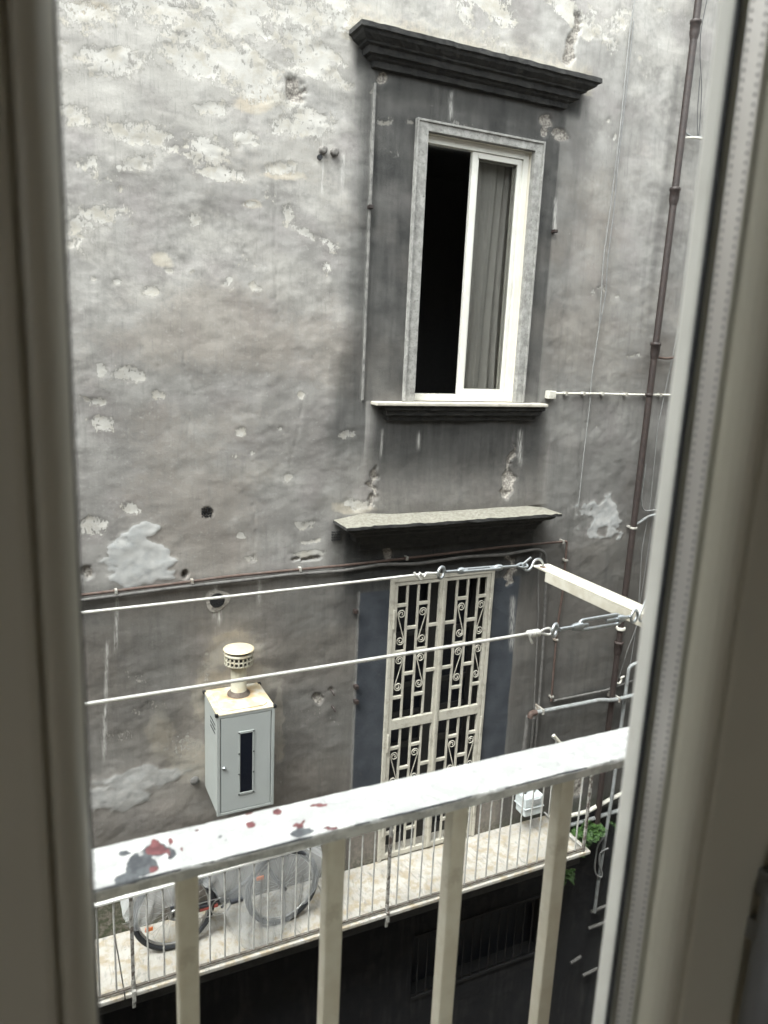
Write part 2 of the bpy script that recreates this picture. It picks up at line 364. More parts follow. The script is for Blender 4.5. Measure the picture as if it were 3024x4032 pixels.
def leaf_mat():
    t = NT('fern_leaf'); a = t.noise(30, 4, .6); c = t.mix(t.step(t.noise(60, 3, .6), .35, .65), (.018, .055, .012), (.07, .15, .03)); t.base(c, .55)
    t.b.inputs['Transmission Weight'].default_value = 0.0; return t.m
M['leaf'] = leaf_mat()

# ================================================================== OPPOSITE BUILDING
D = 5.5
house = thing('stucco_building', 'tall weathered grey stucco building opposite, with peeling plaster and sooty window hood', 'building', (3.0, D, -11.0))
def axis_lines(a, b, fa, fb, h, H, special):
    L = list(np.arange(a, fa, H)) + list(np.arange(fa, fb, h)) + list(np.arange(fb, b+1e-6, H)) + [b]
    L = np.array([q for q in L if all(abs(q-s) > h*.35 for s in special)] + list(special)); return np.unique(np.round(L, 5))
WX0, WX1, WZ0, WZ1 = 2.894, 3.885, -0.417, 1.60       # window opening
GX0, GX1, GZ0, GZ1 = 2.775, 3.815, -4.66, -1.915      # door opening
LX0, LX1, LZ0, LZ1 = 3.22, 4.80, -6.33, -5.62         # low barred opening
def wall_masks(x, z):
    u, v, c = project(x, np.full_like(x, D), z)
    vis = (c > .5)
    uw = u + 60*(fbm(x*3.0, z*3.6, 111, 5, .6)-.5) + 16*(fbm(x*16, z*19, 121, 3)-.5); vw = v + 46*(fbm(x*2.6, z*4.4, 131, 5, .6)-.5) + 12*(fbm(x*14, z*24, 141, 3)-.5)
    n1 = fbm(x*2.1+z*.5, z*4.6, 3, 5); n2 = fbm(x*7+z*2, z*11, 9, 5); n3 = fbm(x*1.1, z*1.1, 21, 3)
    peel = np.zeros_like(x)
    # upper left plaster: drifting diagonal bands of bare limewash
    q = fbm(x*1.55+(-z)*.9+4, (z+x*.42)*4.3, 31, 6, .55)
    top = ss(-.3, 2.4, z)*(1-ss(2.15, 2.35, x)) + .9*ss(2.2, 2.7, z)*(1-ss(4.3, 5.0, x))
    thr = .645 - .135*ss(-.2, 2.5, z) - .03*ss(2.3, 3.1, z) + .25*(1-np.clip(top, 0, 1)); peel = np.clip(.50 + 2.2*(q-thr) + .5*(n2-.5), 0, .82)*(x < 5.0)*(z > -1.7)
    peel = np.maximum(peel, 0.12*(n1 > .0))
    def blobs(lst, arr, soft=1.0, amp=.85):
        for b in lst:
            bu, bv, ru, rv = b[:4]; a = R_(b[4]) if len(b) > 4 else 0
            wk = min(1.0, max(ru, rv)/34.0)*soft
            du = (u-bu)+(uw-u)*wk; dv = (v-bv)+(vw-v)*wk; X = (du*math.cos(a)+dv*math.sin(a))/ru; Y = (-du*math.sin(a)+dv*math.cos(a))/rv
            r = np.sqrt(X*X+Y*Y) + (n2-.5)*.7*soft
            arr = np.maximum(arr, amp*(1-ss(.15, 1.6, r))*vis) if .5 < soft < 1.5 else np.maximum(arr, amp*(1-ss(.45, 1.45, r))*vis)
        return arr
    k = .496
    P = [(200, 30, 110, 45), (250, 130, 110, 40, 5), (420, 135, 120, 38, 22), (170, 245, 55, 32, 30), (310, 290, 120, 42, 18), (450, 335, 75, 45, 20),
         (470, 375, 70, 24, 10), (530, 297, 45, 25), (545, 190, 60, 30, 10), (460, 232, 55, 20), (665, 268, 85, 32), (610, 370, 55, 24), (290, 362, 65, 26),
         (185, 345, 35, 16), (220, 465, 90, 34, 8), (165, 490, 40, 30), (425, 478, 18, 32), (620, 468, 16, 32, -35), (662, 503, 32, 14, 20), (540, 440, 20, 12),
         (640, 30, 110, 50), (735, 45, 40, 40), (350, 20, 90, 20), (160, 530, 30, 14)]
    peel = blobs(P, peel, 1.0, .72)
    c3 = [(268, 813, 48, 26), (215, 795, 14, 22), (195, 870, 32, 14), (215, 920, 32, 26), (343, 852, 22, 11), (747, 935, 20, 13), (285, 1100, 32, 16, 20),
          (200, 1140, 40, 28), (250, 610, 12, 8), (200, 600, 10, 8), (555, 615, 22, 10, 30), (498, 600, 8, 24), (365, 585, 12, 8), (418, 587, 9, 7), (650, 855, 12, 10),
          (518, 930, 13, 12), (603, 927, 10, 8), (545, 978, 8, 7), (648, 1130, 26, 9), (665, 1163, 26, 6), (258, 1172, 20, 12), (700, 580, 16, 22), (320, 625, 22, 14),
          (540, 1200, 22, 8), (620, 1035, 14, 10), (520, 1155, 14, 7), (660, 1195, 40, 12), (770, 1085, 45, 9)]
    peel = blobs(c3, peel, 1.0, .8)
    P2 = [(1327, 52, 32, 34, 45), (1345, 30, 30, 12, -30), (1435, 22, 22, 16), (1383, 122, 10, 9), (1305, 620, 14, 16), (1370, 770, 18, 9), (1285, 630, 8, 12),
          (1335, 640, 7, 5), (835, 262, 30, 10), (885, 262, 26, 8), (1322, 300, 7, 22, 15), (1315, 260, 9, 9), (770, 1470, 10, 6)]
    peel = blobs(P2, peel, 1.0, .62)
    low = [(300, 1460, 60, 10, 10), (320, 1530, 80, 24, -10), (400, 1610, 60, 40), (250, 1590, 60, 20), (450, 1440, 22, 60), (540, 1390, 45, 20), (690, 1500, 22, 16), (665, 1545, 40, 8), (720, 1560, 30, 8), (600, 1690, 30, 16)]
    peel = blobs(low, peel, 1.0, .46)
    # pale zone above the hood
    z_top = 2.2
    ab = np.exp(-np.clip(z-z_top, 0, 9)/.25)*box01(x, 2.15, 4.45, .1)*(z > 2.1)
    cream = np.zeros_like(x); cream = np.maximum(cream, ab*.75); peel = np.maximum(peel, ab*.42)
    cream = blobs([(560, 215, 60, 30), (615, 385, 60, 12), (200, 20, 60, 30), (545, 440, 22, 14), (505, 1400, 62, 44), (530, 1470, 80, 40), (455, 1500, 40, 90), (415, 1640, 60, 50), (600, 1560, 14, 100), (345, 1580, 40, 60), (350, 562, 30, 22), (760, 1095, 55, 14)], cream, .6, 1.05)
    patch = blobs([(303, 1205, 70, 62, -12), (1299, 1125, 36, 46, 8)], np.zeros_like(x), 1.6, .9)
    patch = np.maximum(patch, .8*blobs([(250, 1720, 110, 34), (300, 1680, 130, 30, -6)], np.zeros_like(x), .8, 1.0))
    # raised white daub by the window
    rub = blobs([(640, 200, 20, 42, -6), (1244, 60, 12, 55, 8), (1234, 110, 12, 34, 12), (1190, 262, 20, 18, 10), (1212, 285, 24, 18, 20), (1180, 285, 10, 14), (447, 1106, 12, 12), (398, 1240, 8, 12), (800, 1040, 9, 42, 12), (793, 1080, 8, 20),
                 (1090, 1040, 16, 46, 16), (1105, 985, 9, 40, 18), (190, 1235, 16, 16), (835, 1195, 9, 30), (828, 168, 14, 16), (1100, 1235, 9, 40, 20), (690, 1515, 8, 20), (715, 1490, 7, 6), (1245, 1690, 26, 30, -40), (655, 1210, 40, 5, -6)],
                np.zeros_like(x), .9, .8)
    # ---- dark mask: soot, grime, darker strips, shade painted under hoods and slab
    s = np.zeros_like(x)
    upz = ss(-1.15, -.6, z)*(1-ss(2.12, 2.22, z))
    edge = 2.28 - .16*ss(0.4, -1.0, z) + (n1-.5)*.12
    s = np.maximum(s, .78*ss(edge-.10, edge+.14, x)*(1-ss(2.47, 2.49, x))*upz)  # stain beside the window with the hood's soft shade painted in
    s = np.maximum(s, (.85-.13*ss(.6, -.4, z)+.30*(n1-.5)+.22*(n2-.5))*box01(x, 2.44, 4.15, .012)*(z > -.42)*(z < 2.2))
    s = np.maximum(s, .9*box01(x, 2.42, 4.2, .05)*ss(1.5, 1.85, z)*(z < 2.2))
    s = np.maximum(s, .92*box01(x, 2.28, 4.34, .04)*ss(1.80, 1.98, z)*(z < 2.2))  # soot under the upper hood, its shade painted in too
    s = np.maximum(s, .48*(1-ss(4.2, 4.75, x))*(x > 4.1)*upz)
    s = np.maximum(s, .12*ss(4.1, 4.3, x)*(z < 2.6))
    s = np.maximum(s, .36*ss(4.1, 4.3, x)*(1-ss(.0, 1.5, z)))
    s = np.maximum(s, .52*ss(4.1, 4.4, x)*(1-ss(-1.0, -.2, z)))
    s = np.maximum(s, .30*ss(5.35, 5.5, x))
    s = np.maximum(s, .42*np.exp(-((x-5.33)/.06)**2)*(z < 2.5))  # darker strip along the downpipe
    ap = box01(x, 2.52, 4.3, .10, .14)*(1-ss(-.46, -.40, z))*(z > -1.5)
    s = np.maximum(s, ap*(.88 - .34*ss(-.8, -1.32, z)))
    s = np.maximum(s, .97*box01(x, 2.30, 4.28, .07)*(1-ss(-1.52, -1.40, z))*ss(-2.3, -1.95, z))  # soot below the door hood, deepened with its painted shade
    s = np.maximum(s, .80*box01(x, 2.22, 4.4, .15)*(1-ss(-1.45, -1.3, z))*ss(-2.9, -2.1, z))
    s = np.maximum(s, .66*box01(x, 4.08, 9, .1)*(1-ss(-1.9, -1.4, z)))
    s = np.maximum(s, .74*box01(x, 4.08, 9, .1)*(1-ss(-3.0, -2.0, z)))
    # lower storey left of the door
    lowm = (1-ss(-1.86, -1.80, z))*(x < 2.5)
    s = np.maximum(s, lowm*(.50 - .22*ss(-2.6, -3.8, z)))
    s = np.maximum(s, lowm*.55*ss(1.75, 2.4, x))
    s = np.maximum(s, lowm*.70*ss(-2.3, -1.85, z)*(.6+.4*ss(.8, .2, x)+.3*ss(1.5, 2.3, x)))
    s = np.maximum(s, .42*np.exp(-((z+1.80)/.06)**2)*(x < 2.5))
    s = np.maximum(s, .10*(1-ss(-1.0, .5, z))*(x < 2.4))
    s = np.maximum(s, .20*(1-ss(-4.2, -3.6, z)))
    s = np.maximum(s, 1.0*(1-ss(-4.78, -4.68, z)))  # soot plus painted shade on the wall below the balcony slab
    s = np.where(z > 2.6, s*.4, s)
    cab = np.exp(-(((x-1.13)/.06)**2))*box01(z, -4.0, -2.7, .15); s = np.maximum(s, .35*cab)  # darker strip on the wall left of the cabinet
    clean = blobs([(505, 1400, 80, 60), (540, 1480, 90, 40), (430, 1560, 45, 110), (300, 1720, 150, 60)], np.zeros_like(x), .6, 1.0)
    s = s*(1-.8*clean*(z > -4.5)); s = s*(1-.8*np.clip(patch, 0, 1)); s = s*(1-.35*np.clip(rub, 0, 1))
    blue = box01(x, 2.487, 2.775, .006)*(z < -2.02)*(z > -4.05) + box01(x, 3.815, 4.105+.02*n1, .008)*(z < -2.02)*(z > -3.95)
    brown = .8*(1-ss(-4.05, -3.85, z+.05*n1))*(x < 4.75)*(z > -4.7) + .38*box01(x, 2.5, 4.3, .1)*(1-ss(-1.0, -.7, z))*(z > -1.4)
    brown = np.maximum(brown, .30*lowm)
    moss = .9*box01(x, -1, .62, .1)*(1-ss(-4.1, -3.9, z))*(z > -4.7) + .6*np.exp(-((z+4.66)/.08)**2)
    # runs of pale water stain, scratches
    streak = np.zeros_like(x)
    for (su, v0, v1, w) in [(253, 1290, 1400, 3), (232, 1385, 1640, 3), (475, 1290, 1345, 4), (465, 1260, 1330, 4), (560, 1250, 1300, 3), (905, 935, 965, 3), (975, 200, 255, 4), (1125, 930, 1000, 4), (700, 300, 420, 2), (825, 930, 985, 2), (1200, 430, 500, 3), (1108, 1290, 1400, 5), (742, 330, 400, 3)]:
        streak = np.maximum(streak, .8*np.exp(-((u-su-(v-v0)*-.03)/w)**2)*box01(v, v0, v1, 8, 14)*vis)
    streak = np.maximum(streak, .55*np.exp(-((x-2.447)/.012)**2)*(z > -.42)*(z < 1.85))
    streak = np.maximum(streak, .35*np.exp(-((x-2.483)/.010)**2)*(z < -2.0)*(z > -4.2))
    cl = fbm(x*1.3-z*.6+7, (z+x*.40)*2.6, 201, 5, .55)*(.55+.45*ss(-1.5, 2.2, z)) + .16*ss(.5, 2.6, z)*(x < 2.3)
    cl = cl + .25*blobs([(440, 750, 60, 50), (250, 830, 110, 50), (230, 640, 110, 40), (600, 880, 80, 60), (560, 1010, 80, 50), (640, 620, 70, 50), (1330, 680, 50, 90), (1230, 720, 30, 70), (1330, 840, 40, 60), (1230, 960, 30, 60), (430, 1640, 70, 100), (300, 1640, 110, 70), (620, 1500, 60, 30)], np.zeros_like(x), 1.0, 1.0)
    cl = (cl + .22*peel)*(1-.5*(z < -1.8))
    dk = fbm(x*1.1+3, (z+x*.3)*1.9, 221, 5, .5)*(1-.25*ss(-.5, 2.0, z)) + .10*(1-ss(-2.5, -.5, z))
    wr = fbm(x*.9+9, z*1.6, 241, 4, .5)*(1-.3*ss(0, 2, z)) + .08*(z < -1.8)
    holes = blobs([(447, 1106, 9, 9), (398, 1240, 6, 8)], np.zeros_like(x), .4, 1.0)
    # ---- relief (metres, positive = out of the wall)
    h = (fbm(x*1.3, z*1.5, 51, 3)-.5)*.030 + (fbm(x*4.5, z*6.0, 61, 3)-.5)*.014 + (fbm(x*13, z*17, 71, 3)-.5)*.0035*(.4+1.2*(n3 > .5))
    flat = box01(x, 2.45, 4.15, .03)*(z > -.45)*(z < 2.2) + box01(x, 2.45, 4.15, .03)*(z < -1.9)*(z > -4.7)
    h *= (1-.75*np.clip(flat, 0, 1))
    pk = ss(.45, .6, peel+(fbm(x*18, z*18, 81, 4)-.5)*.8); h -= pk*.003
    h += ss(.4, .6, patch)*(.005+.010*(fbm(x*9, z*9, 91, 4)-.5))
    h -= ss(.35, .6, rub)*(.022 + .030*(fbm(x*22, z*22, 101, 3)-.5)); h -= holes*.05
    # plaster swells towards the ledges
    h += .05*box01(x, 2.6, 4.2, .2)*ss(-.95, -1.33, z)*(z > -1.36)
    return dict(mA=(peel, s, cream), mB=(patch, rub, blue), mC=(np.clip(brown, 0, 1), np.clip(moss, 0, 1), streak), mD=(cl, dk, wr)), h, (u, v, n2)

def cracks(x, z, u, v, h, A):
    lines = [[(805, 540), (800, 600), (592, 560), (590, 640)], [(590, 360), (595, 480), (597, 640), (604, 700)], [(395, 720), (400, 790), (418, 845), (440, 838)], [(392, 880), (408, 910), (412, 980)],
             [(655, 860), (640, 950), (625, 1000), (640, 1040)], [(545, 1090), (552, 1150), (548, 1210)], [(520, 88), (560, 110), (620, 145)], [(628, 255), (630, 300)], [(740, 60), (748, 95)], [(1262, 850), (1255, 960), (1240, 1120)], [(985, 200), (970, 230), (960, 262)]]
    for ln in lines[1:]:
        for (a, b) in zip(ln[:-1], ln[1:]):
            ax, ay = a; bx, by = b; L = math.hypot(bx-ax, by-ay)
            t = np.clip(((u-ax)*(bx-ax)+(v-ay)*(by-ay))/L**2, 0, 1)
            w = 6*(fbm(t*L/22+ax, t*0+.5, 7, 3)-.5)
            dd = np.hypot(u-ax-t*(bx-ax)-w, v-ay-t*(by-ay))
            h -= .0055*np.exp(-(dd/1.4)**2)
    return h
def wall_mesh():
    hx = hz = 0.0135
    xs = axis_lines(-7.0, 10.0, -0.2, 6.3, hx, .16, [WX0, WX1, GX0, GX1, LX0, LX1])
    zs = axis_lines(-11.0, 5.0, -6.9, 3.45, hz, .16, [WZ0, WZ1, GZ0, GZ1, LZ0, LZ1])
    X, Z = np.meshgrid(xs, zs); x = X.ravel(); z = Z.ravel()
    masks, h, (u, v, n2) = wall_masks(x, z)
    h = cracks(x, z, u, v, h, masks)
    # keep the rims of the openings flat
    for (a, b, c_, d_) in ((WX0, WX1, WZ0, WZ1), (GX0, GX1, GZ0, GZ1), (LX0, LX1, LZ0, LZ1)):
        rim = box01(x, a, b, .02)*box01(z, c_, d_, .02); h = h*(1-np.clip(rim*1.6, 0, 1))
    co = np.stack([x, D-h, z], 1)
    nx, nz = len(xs), len(zs); I = np.arange(nx*nz).reshape(nz, nx)
    q = np.stack([I[:-1, :-1], I[:-1, 1:], I[1:, 1:], I[1:, :-1]], -1).reshape(-1, 4)
    cx = (X[:-1, :-1]+X[1:, 1:]).ravel()/2; cz = (Z[:-1, :-1]+Z[1:, 1:]).ravel()/2
    keep = np.ones(len(q), bool)
    for (a, b, c_, d_) in ((WX0, WX1, WZ0, WZ1), (GX0, GX1, GZ0, GZ1), (LX0, LX1, LZ0, LZ1)):
        keep &= ~((cx > a) & (cx < b) & (cz > c_) & (cz < d_))
    q = q[keep]
    me = bpy.data.meshes.new('facade_wall'); me.vertices.add(len(co)); me.vertices.foreach_set('co', co.ravel())
    me.loops.add(q.size); me.loops.foreach_set('vertex_index', q.ravel().astype(np.int32))
    me.polygons.add(len(q)); me.polygons.foreach_set('loop_start', np.arange(0, q.size, 4, dtype=np.int32))
    me.update(calc_edges=True)
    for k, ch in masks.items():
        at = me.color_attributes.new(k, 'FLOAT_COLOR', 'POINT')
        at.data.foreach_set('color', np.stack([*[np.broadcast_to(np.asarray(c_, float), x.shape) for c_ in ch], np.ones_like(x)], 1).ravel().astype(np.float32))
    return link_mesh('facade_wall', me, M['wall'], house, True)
wall_mesh()

# upper hood cornice
m = MB(); m.sweepX([(0, 2.215), (.224, 2.15), (.226, 2.105), (.205, 2.095), (.195, 2.07), (.165, 2.045), (.150, 2.035), (.145, 2.02), (.118, 2.01), (.112, 1.955), (.085, 1.95), (.075, 1.93), (.05, 1.915), (.045, 1.865), (0, 1.86)], 2.461, 4.106, D); m.v = [(a, b, 2.205-(2.205-c)*.74) for a, b, c in m.v]
def rough_edges(mb, amp, cut=.05):
    # subdivide along x and jitter so that the old stone is not ruler-straight
    bm = bmesh.new(); vv = [bm.verts.new(p) for p in mb.v]
    for f in mb.f: bm.faces.new([vv[i] for i in f])
    long = [e for e in bm.edges if abs(e.verts[0].co.x-e.verts[1].co.x) > .5]
    bmesh.ops.subdivide_edges(bm, edges=long, cuts=60, use_grid_fill=True)
    for v in bm.verts:
        if v.co.y < D-.01:
            a = float(fbm(np.array([v.co.x*6]), np.array([v.co.z*9+v.co.y*5]), 5, 3)[0]-.5); b = float(fbm(np.array([v.co.x*25]), np.array([v.co.z*19]), 15, 2)[0]-.5)
            v.co.y += amp*(a+.7*b); v.co.z += amp*.8*(b+.5*a)
    me = bpy.data.meshes.new('cornice'); bm.to_mesh(me); bm.free(); return me
link_mesh('window_hood', rough_edges(m, .016), M['dark_stone'], house)
m = MB(); m.sweepX([(0, -1.335), (.278, -1.378), (.28, -1.402), (.245, -1.408), (.235, -1.43), (.205, -1.45), (.165, -1.46), (.155, -1.485), (.135, -1.50), (.125, -1.545), (.08, -1.555), (.06, -1.59), (.05, -1.64), (0, -1.645)], 2.512, 4.03, D)
link_mesh('door_hood', rough_edges(m, .012), M['dark_stone'], house)
m = MB(); m.sweepX([(0, -.455), (.10, -.455), (.098, -.485), (.08, -.495), (.07, -.53), (.045, -.54), (.035, -.575), (0, -.58)], 2.70, 4.06, D)
link_mesh('sill_moulding', rough_edges(m, .010), M['dark_stone'], house)
m = MB(); m.box(2.52, 4.17, D-.125, D+.06, -.452, -.425, .007); m.build('marble_sill', M['marble_dust'], house)
# stone surround of the window
m = MB(); sy0 = D-.035
m.box(2.80, WX0+.002, sy0, D+.02, -.423, 1.672, .004); m.box(WX1-.002, 3.962, sy0, D+.02, -.423, 1.672, .004); m.box(WX0+.002, WX1-.002, sy0+.002, D+.02, 1.602, 1.671, .004)
m.box(2.795, 2.81, sy0-.012, D, -.42, 1.68, .003); m.box(3.952, 3.968, sy0-.012, D, -.42, 1.68, .003); m.box(2.81, 3.952, sy0-.011, D, 1.662, 1.679, .003)
m.build('window_surround', M['grey_stone'], house)
# raised plaster bands each side of the surround
m = MB(); m.box(2.437, 2.452, D-.020, D, -.42, 1.0, .003); m.box(2.439, 2.455, D-.022, D, 1.03, 1.86, .003); m.build('band_edge', simple('band_edge_plaster', (.19, .185, .175), .9, var=.4, scale=18, dirt=(.07, .07, .068), dscale=10, damt=.8), house)
for xa_ in (2.425, 4.13): m = MB(); m.box(xa_, xa_+.035, D-.05, D, 1.00, 1.025, .004); m.build('iron_pin', M['iron'], house)
# reveals and dark rooms behind
def reveal(x0, x1, z0, z1, dep, m_, name):
    m = MB(); t = .03
    m.box(x0-t, x0, D+.021, D+dep, z0-t, z1+t); m.box(x1, x1+t, D+.021, D+dep, z0-t, z1+t); m.box(x0, x1, D+.021, D+dep, z1, z1+t); m.box(x0, x1, D+.021, D+dep, z0-t, z0)
    return m.build(name, m_, house)
reveal(WX0, WX1, WZ0, WZ1, .30, M['room'], 'window_reveal'); reveal(GX0, GX1, GZ0, GZ1, .28, M['dark_stone'], 'door_reveal'); reveal(LX0, LX1, LZ0, LZ1, .20, M['black_plastic'], 'low_window_reveal')
def roombox(x0, x1, z0, z1, y0, y1, hx0, hx1, hz0, hz1, name):
    m = MB(); t = .05
    m.box(x0, x1, y1, y1+t, z0, z1); m.box(x0-t, x0, y0, y1+t, z0-t, z1+t); m.box(x1, x1+t, y0, y1+t, z0-t, z1+t); m.box(x0, x1, y0, y1, z1, z1+t); m.box(x0, x1, y0, y1, z0-t, z0)
    m.box(x0, hx0, y0, y0+t, z0, z1); m.box(hx1, x1, y0, y0+t, z0, z1); m.box(hx0, hx1, y0, y0+t, hz1, z1); m.box(hx0, hx1, y0, y0+t, z0, hz0)
    m.box(3.02, 3.30, y1-.3, y1-.02, z0+.1, z0+2.0)
    return m.build(name, M['room_dark'], house)
roombox(1.6, 5.2, -1.3, 2.0, D+.33, D+3.0, WX0, WX1, WZ0, WZ1, 'dark_room_interior')
# sliding window
win = MB(); y0, y1 = D+.05, D+.115
win.box(WX0+.001, WX0+.045, y0, y1, WZ0+.001, WZ1-.001, .003); win.box(WX1-.052, WX1-.001, y0, y1, WZ0+.001, WZ1-.001, .003)
win.box(WX0+.045, WX1-.052, y0+.001, y1-.001, WZ1-.055, WZ1-.001, .003); win.box(WX0+.045, WX1-.052, y0+.001, y1-.001, WZ0+.001, WZ0+.052, .003)
win.box(WX1-.066, WX1-.052, y0+.02, y1-.002, WZ0+.052, WZ1-.055, .002)
wf = win.build('sliding_window', M['white_pvc'], house)
s = MB(); ys0, ys1 = D+.063, D+.098; sx0, sx1 = 3.352, WX1-.068
s.box(sx0, sx0+.052, ys0, ys1, WZ0+.054, WZ1-.058, .004); s.box(sx1-.03, sx1, ys0, ys1, WZ0+.054, WZ1-.058, .004)
s.box(sx0+.052, sx1-.03, ys0+.001, ys1-.001, WZ0+.054, WZ0+.098, .003); s.box(sx0+.052, sx1-.03, ys0+.001, ys1-.001, WZ1-.10, WZ1-.058, .003)
s.box(sx0+.052, sx0+.068, ys0+.012, ys1-.003, WZ0+.098, WZ1-.10, .002)
s.build('sash', M['white_pvc'], wf)
s = MB(); s.box(sx0+.068, sx1-.03, D+.079, D+.083, WZ0+.098, WZ1-.10); s.build('pane', M['glass_dim'], wf)
s = MB(); ys0, ys1 = D+.117, D+.145                                     # the second sash slid behind the first
s.box(3.385, 3.43, ys0, ys1, WZ0+.06, WZ1-.065, .003); s.box(3.79, 3.83, ys0, ys1, WZ0+.06, WZ1-.065, .003); s.box(3.43, 3.79, ys0, ys1, WZ0+.06, WZ0+.10, .003); s.box(3.43, 3.79, ys0, ys1, WZ1-.105, WZ1-.065, .003)
s.build('sash', M['white_pvc'], wf)
# curtain
cb = MB(); N = 130; rows = 24; vsl = []
for j in range(rows+1):
    t = j/rows; zz = 1.58 - t*2.0
    for i in range(N+1):
        a = i/N; xx = 3.44 + .46*a + .02*math.sin(t*3+a*4); w = .022*math.sin(a*27+1.3*math.sin(a*9)+t*1.2) + .005*math.sin(a*61+t*2.1)
        vsl.append((xx, D+.215+w*(0.5+.6*t), zz))
cb.add(vsl, [(j*(N+1)+i, j*(N+1)+i+1, (j+1)*(N+1)+i+1, (j+1)*(N+1)+i) for j in range(rows) for i in range(N)], True)
tag(cb.build('curtain', M['curtain']), 'pale curtain hanging behind the right pane of the upper window', 'curtain')
# door behind the gate
m = MB(); yd = D+.17
for (a, b) in ((GX0+.005, GX0+.10), (3.235, 3.355), (GX1-.10, GX1-.005)): m.box(a, b, yd, yd+.05, GZ0+.01, GZ1-.005)
for (a, b) in ((GX0+.10, 3.235), (3.355, GX1-.10)):
    for zc, hh in ((-1.97, .05), (-2.52, .022), (-3.02, .022), (-3.30, .02), (-3.62, .03), (-4.1, .02), (-4.6, .055)): m.box(a, b, yd+.002, yd+.048, zc-hh, zc+hh)
dr = m.build('french_door', M['dark_door'], house)
m = MB(); m.box(GX0+.05, GX1-.05, yd+.025, yd+.03, GZ0+.03, GZ1-.02); m.build('door_pane', M['dark_glass'], dr)
m = MB(); m.box(GX0, GX1, D-.0, D+.28, GZ0-.03, GZ0+.01, .004); m.build('threshold', M['marble_dust'], house)
# low barred window (in the shade below the balcony)
lw = MB(); lw.box(LX0, LX1, D+.15, D+.19, LZ0, LZ1); lwo = lw.build('low_window', M['dark_glass'], house)
m = MB()
for i in range(15):
    xx = LX0+.05+i*(LX1-LX0-.1)/14; m.tube([(xx, D-.02, LZ0), (xx, D-.02, LZ1)], .008, 6)
m.box(LX0, LX1, D-.03, D-.012, LZ0-.02, LZ0+.01); m.box(LX0, LX1, D-.03, D-.012, LZ1-.01, LZ1+.02)
m.build('window_bars', simple('sooty_iron', (.014, .014, .016), .7), lwo)
# sockets and vents let into the plaster
def stub(px, py, r, name='pipe_stub'):
    p = onY(px, py, D-.02); m = MB(); m.lathe((p[0], D-.012, p[2]), [(r, .03), (r, -.01), (r*.9, -.022), (r*.45, -.024)], 16, True, 'Y'); return m.build(name, M['stubm'], house)
M['stubm'] = simple('old_pipe_end', (.16, .15, .14), .8, var=.3, scale=60)
stub(1275, 590, .028); stub(1320, 597, .030)
m = MB(); p = onY(1262, 618, D-.02); m.lathe((p[0], D-.012, p[2]), [(.020, .01), (.018, -.006)], 12, True, 'Y'); m.build('bolt_hole', M['black_plastic'], house)
m = MB(); p = onY(856, 2365, D-.02); m.lathe((p[0], D-.012, p[2]), [(.060, .004), (.056, -.006)], 20, True, 'Y'); m.build('vent_hole', M['black_plastic'], house)
m = MB(); vs2 = []; 
for k in range(28):
    a = 2*math.pi*k/28; rr = .095+.012*math.sin(3*a+1); vs2 += [(p[0]+rr*math.cos(a), D-.010, p[2]+rr*.92*math.sin(a)), (p[0]+.058*math.cos(a), D-.014, p[2]+.058*math.sin(a))]
m.add(vs2, [(2*k, 2*((k+1) % 28), 2*((k+1) % 28)+1, 2*k+1) for k in range(28)]); m.build('vent_collar', M['gunk'], house)
m = MB(); p = onY(815, 2020, D-.02)
for i in range(4):
    for j in range(4): m.lathe((p[0]-.03+i*.02+random.uniform(-.002, .002), D-.004, p[2]-.03+j*.02), [(.0065, .01), (.006, -.004)], 8, True, 'Y')
m.build('vent_grille', M['black_plastic'], house)
m = MB(); p = onY(1325, 2108, D-.02)
for i in range(4):
    for j in range(4): m.lathe((p[0]-.03+i*.02, D-.010, p[2]-.04+j*.022), [(.0065, .01), (.006, -.004)], 8, True, 'Y')
m.build('vent_grille', M['black_plastic'], house)
# iron hinge pins left of the door
for (px, py) in ((1401, 2705), (1401, 2763), (1399, 2407)):
    m = MB(); p = onY(px, py, D-.03); m.box(p[0]-.012, p[0]+.022, D-.05, D, p[2]-.018, p[2]+.014, .004); m.build('iron_pin', M['iron'], house)
for (px, py) in ((1308, 2722), (1312, 2786)):
    m = MB(); p = onY(px, py, D-.03); m.tube([(p[0], D, p[2]), (p[0], D-.045, p[2]), (p[0]+.012, D-.05, p[2]-.03)], .008, 8); m.build('iron_pin', M['iron'], house)

# ================================================================== OPPOSITE BALCONY
bal = thing('balcony', 'narrow marble-topped balcony of the opposite building under the gated door', 'balcony', (2.4, 5.2, -4.80))
joints = [-3.0, 0.47, 2.16, 4.76]
p0 = onZ(1300+140*.8439, 3000+495*.8439, -4.66); p1 = onZ(1300+262*.8439, 3000+690*.8439, -4.66)
for a, b in zip(joints[:-1], joints[1:]):
    m = MB(); m.box(a+.004, b-.004, 4.86, D-.002, -4.695, -4.66, .008); m.build('marble_slab', M['marble'], bal)
m = MB(); m.box(-3.0, 4.70, 4.93, D-.002, -4.83, -4.697, .01); m.box(-3, 4.66, 5.10, D-.002, -4.90, -4.83, .01); m.build('underside', M['slab_under'], bal)
rail = thing('balcony_railing', 'thin-barred grey iron railing round the opposite balcony', 'railing', (2.2, 4.885, -4.66))
tilt = lambda mb: setattr(mb, 'v', [(a, b, c+.024*(a-.3)) for a, b, c in mb.v])
m = MB(); m.box(-3, 4.69, 4.868, 4.902, -3.876, -3.858, .003); tilt(m); m.build('top_rail', simple('pale_handrail', (.66, .65, .62), .5, var=.08, scale=30), rail)
m = MB(); m.box(4.672, 4.69, 4.903, D, -3.876, -3.858, .002); tilt(m); m.build('side_top_rail', M['opp_rail'], rail)
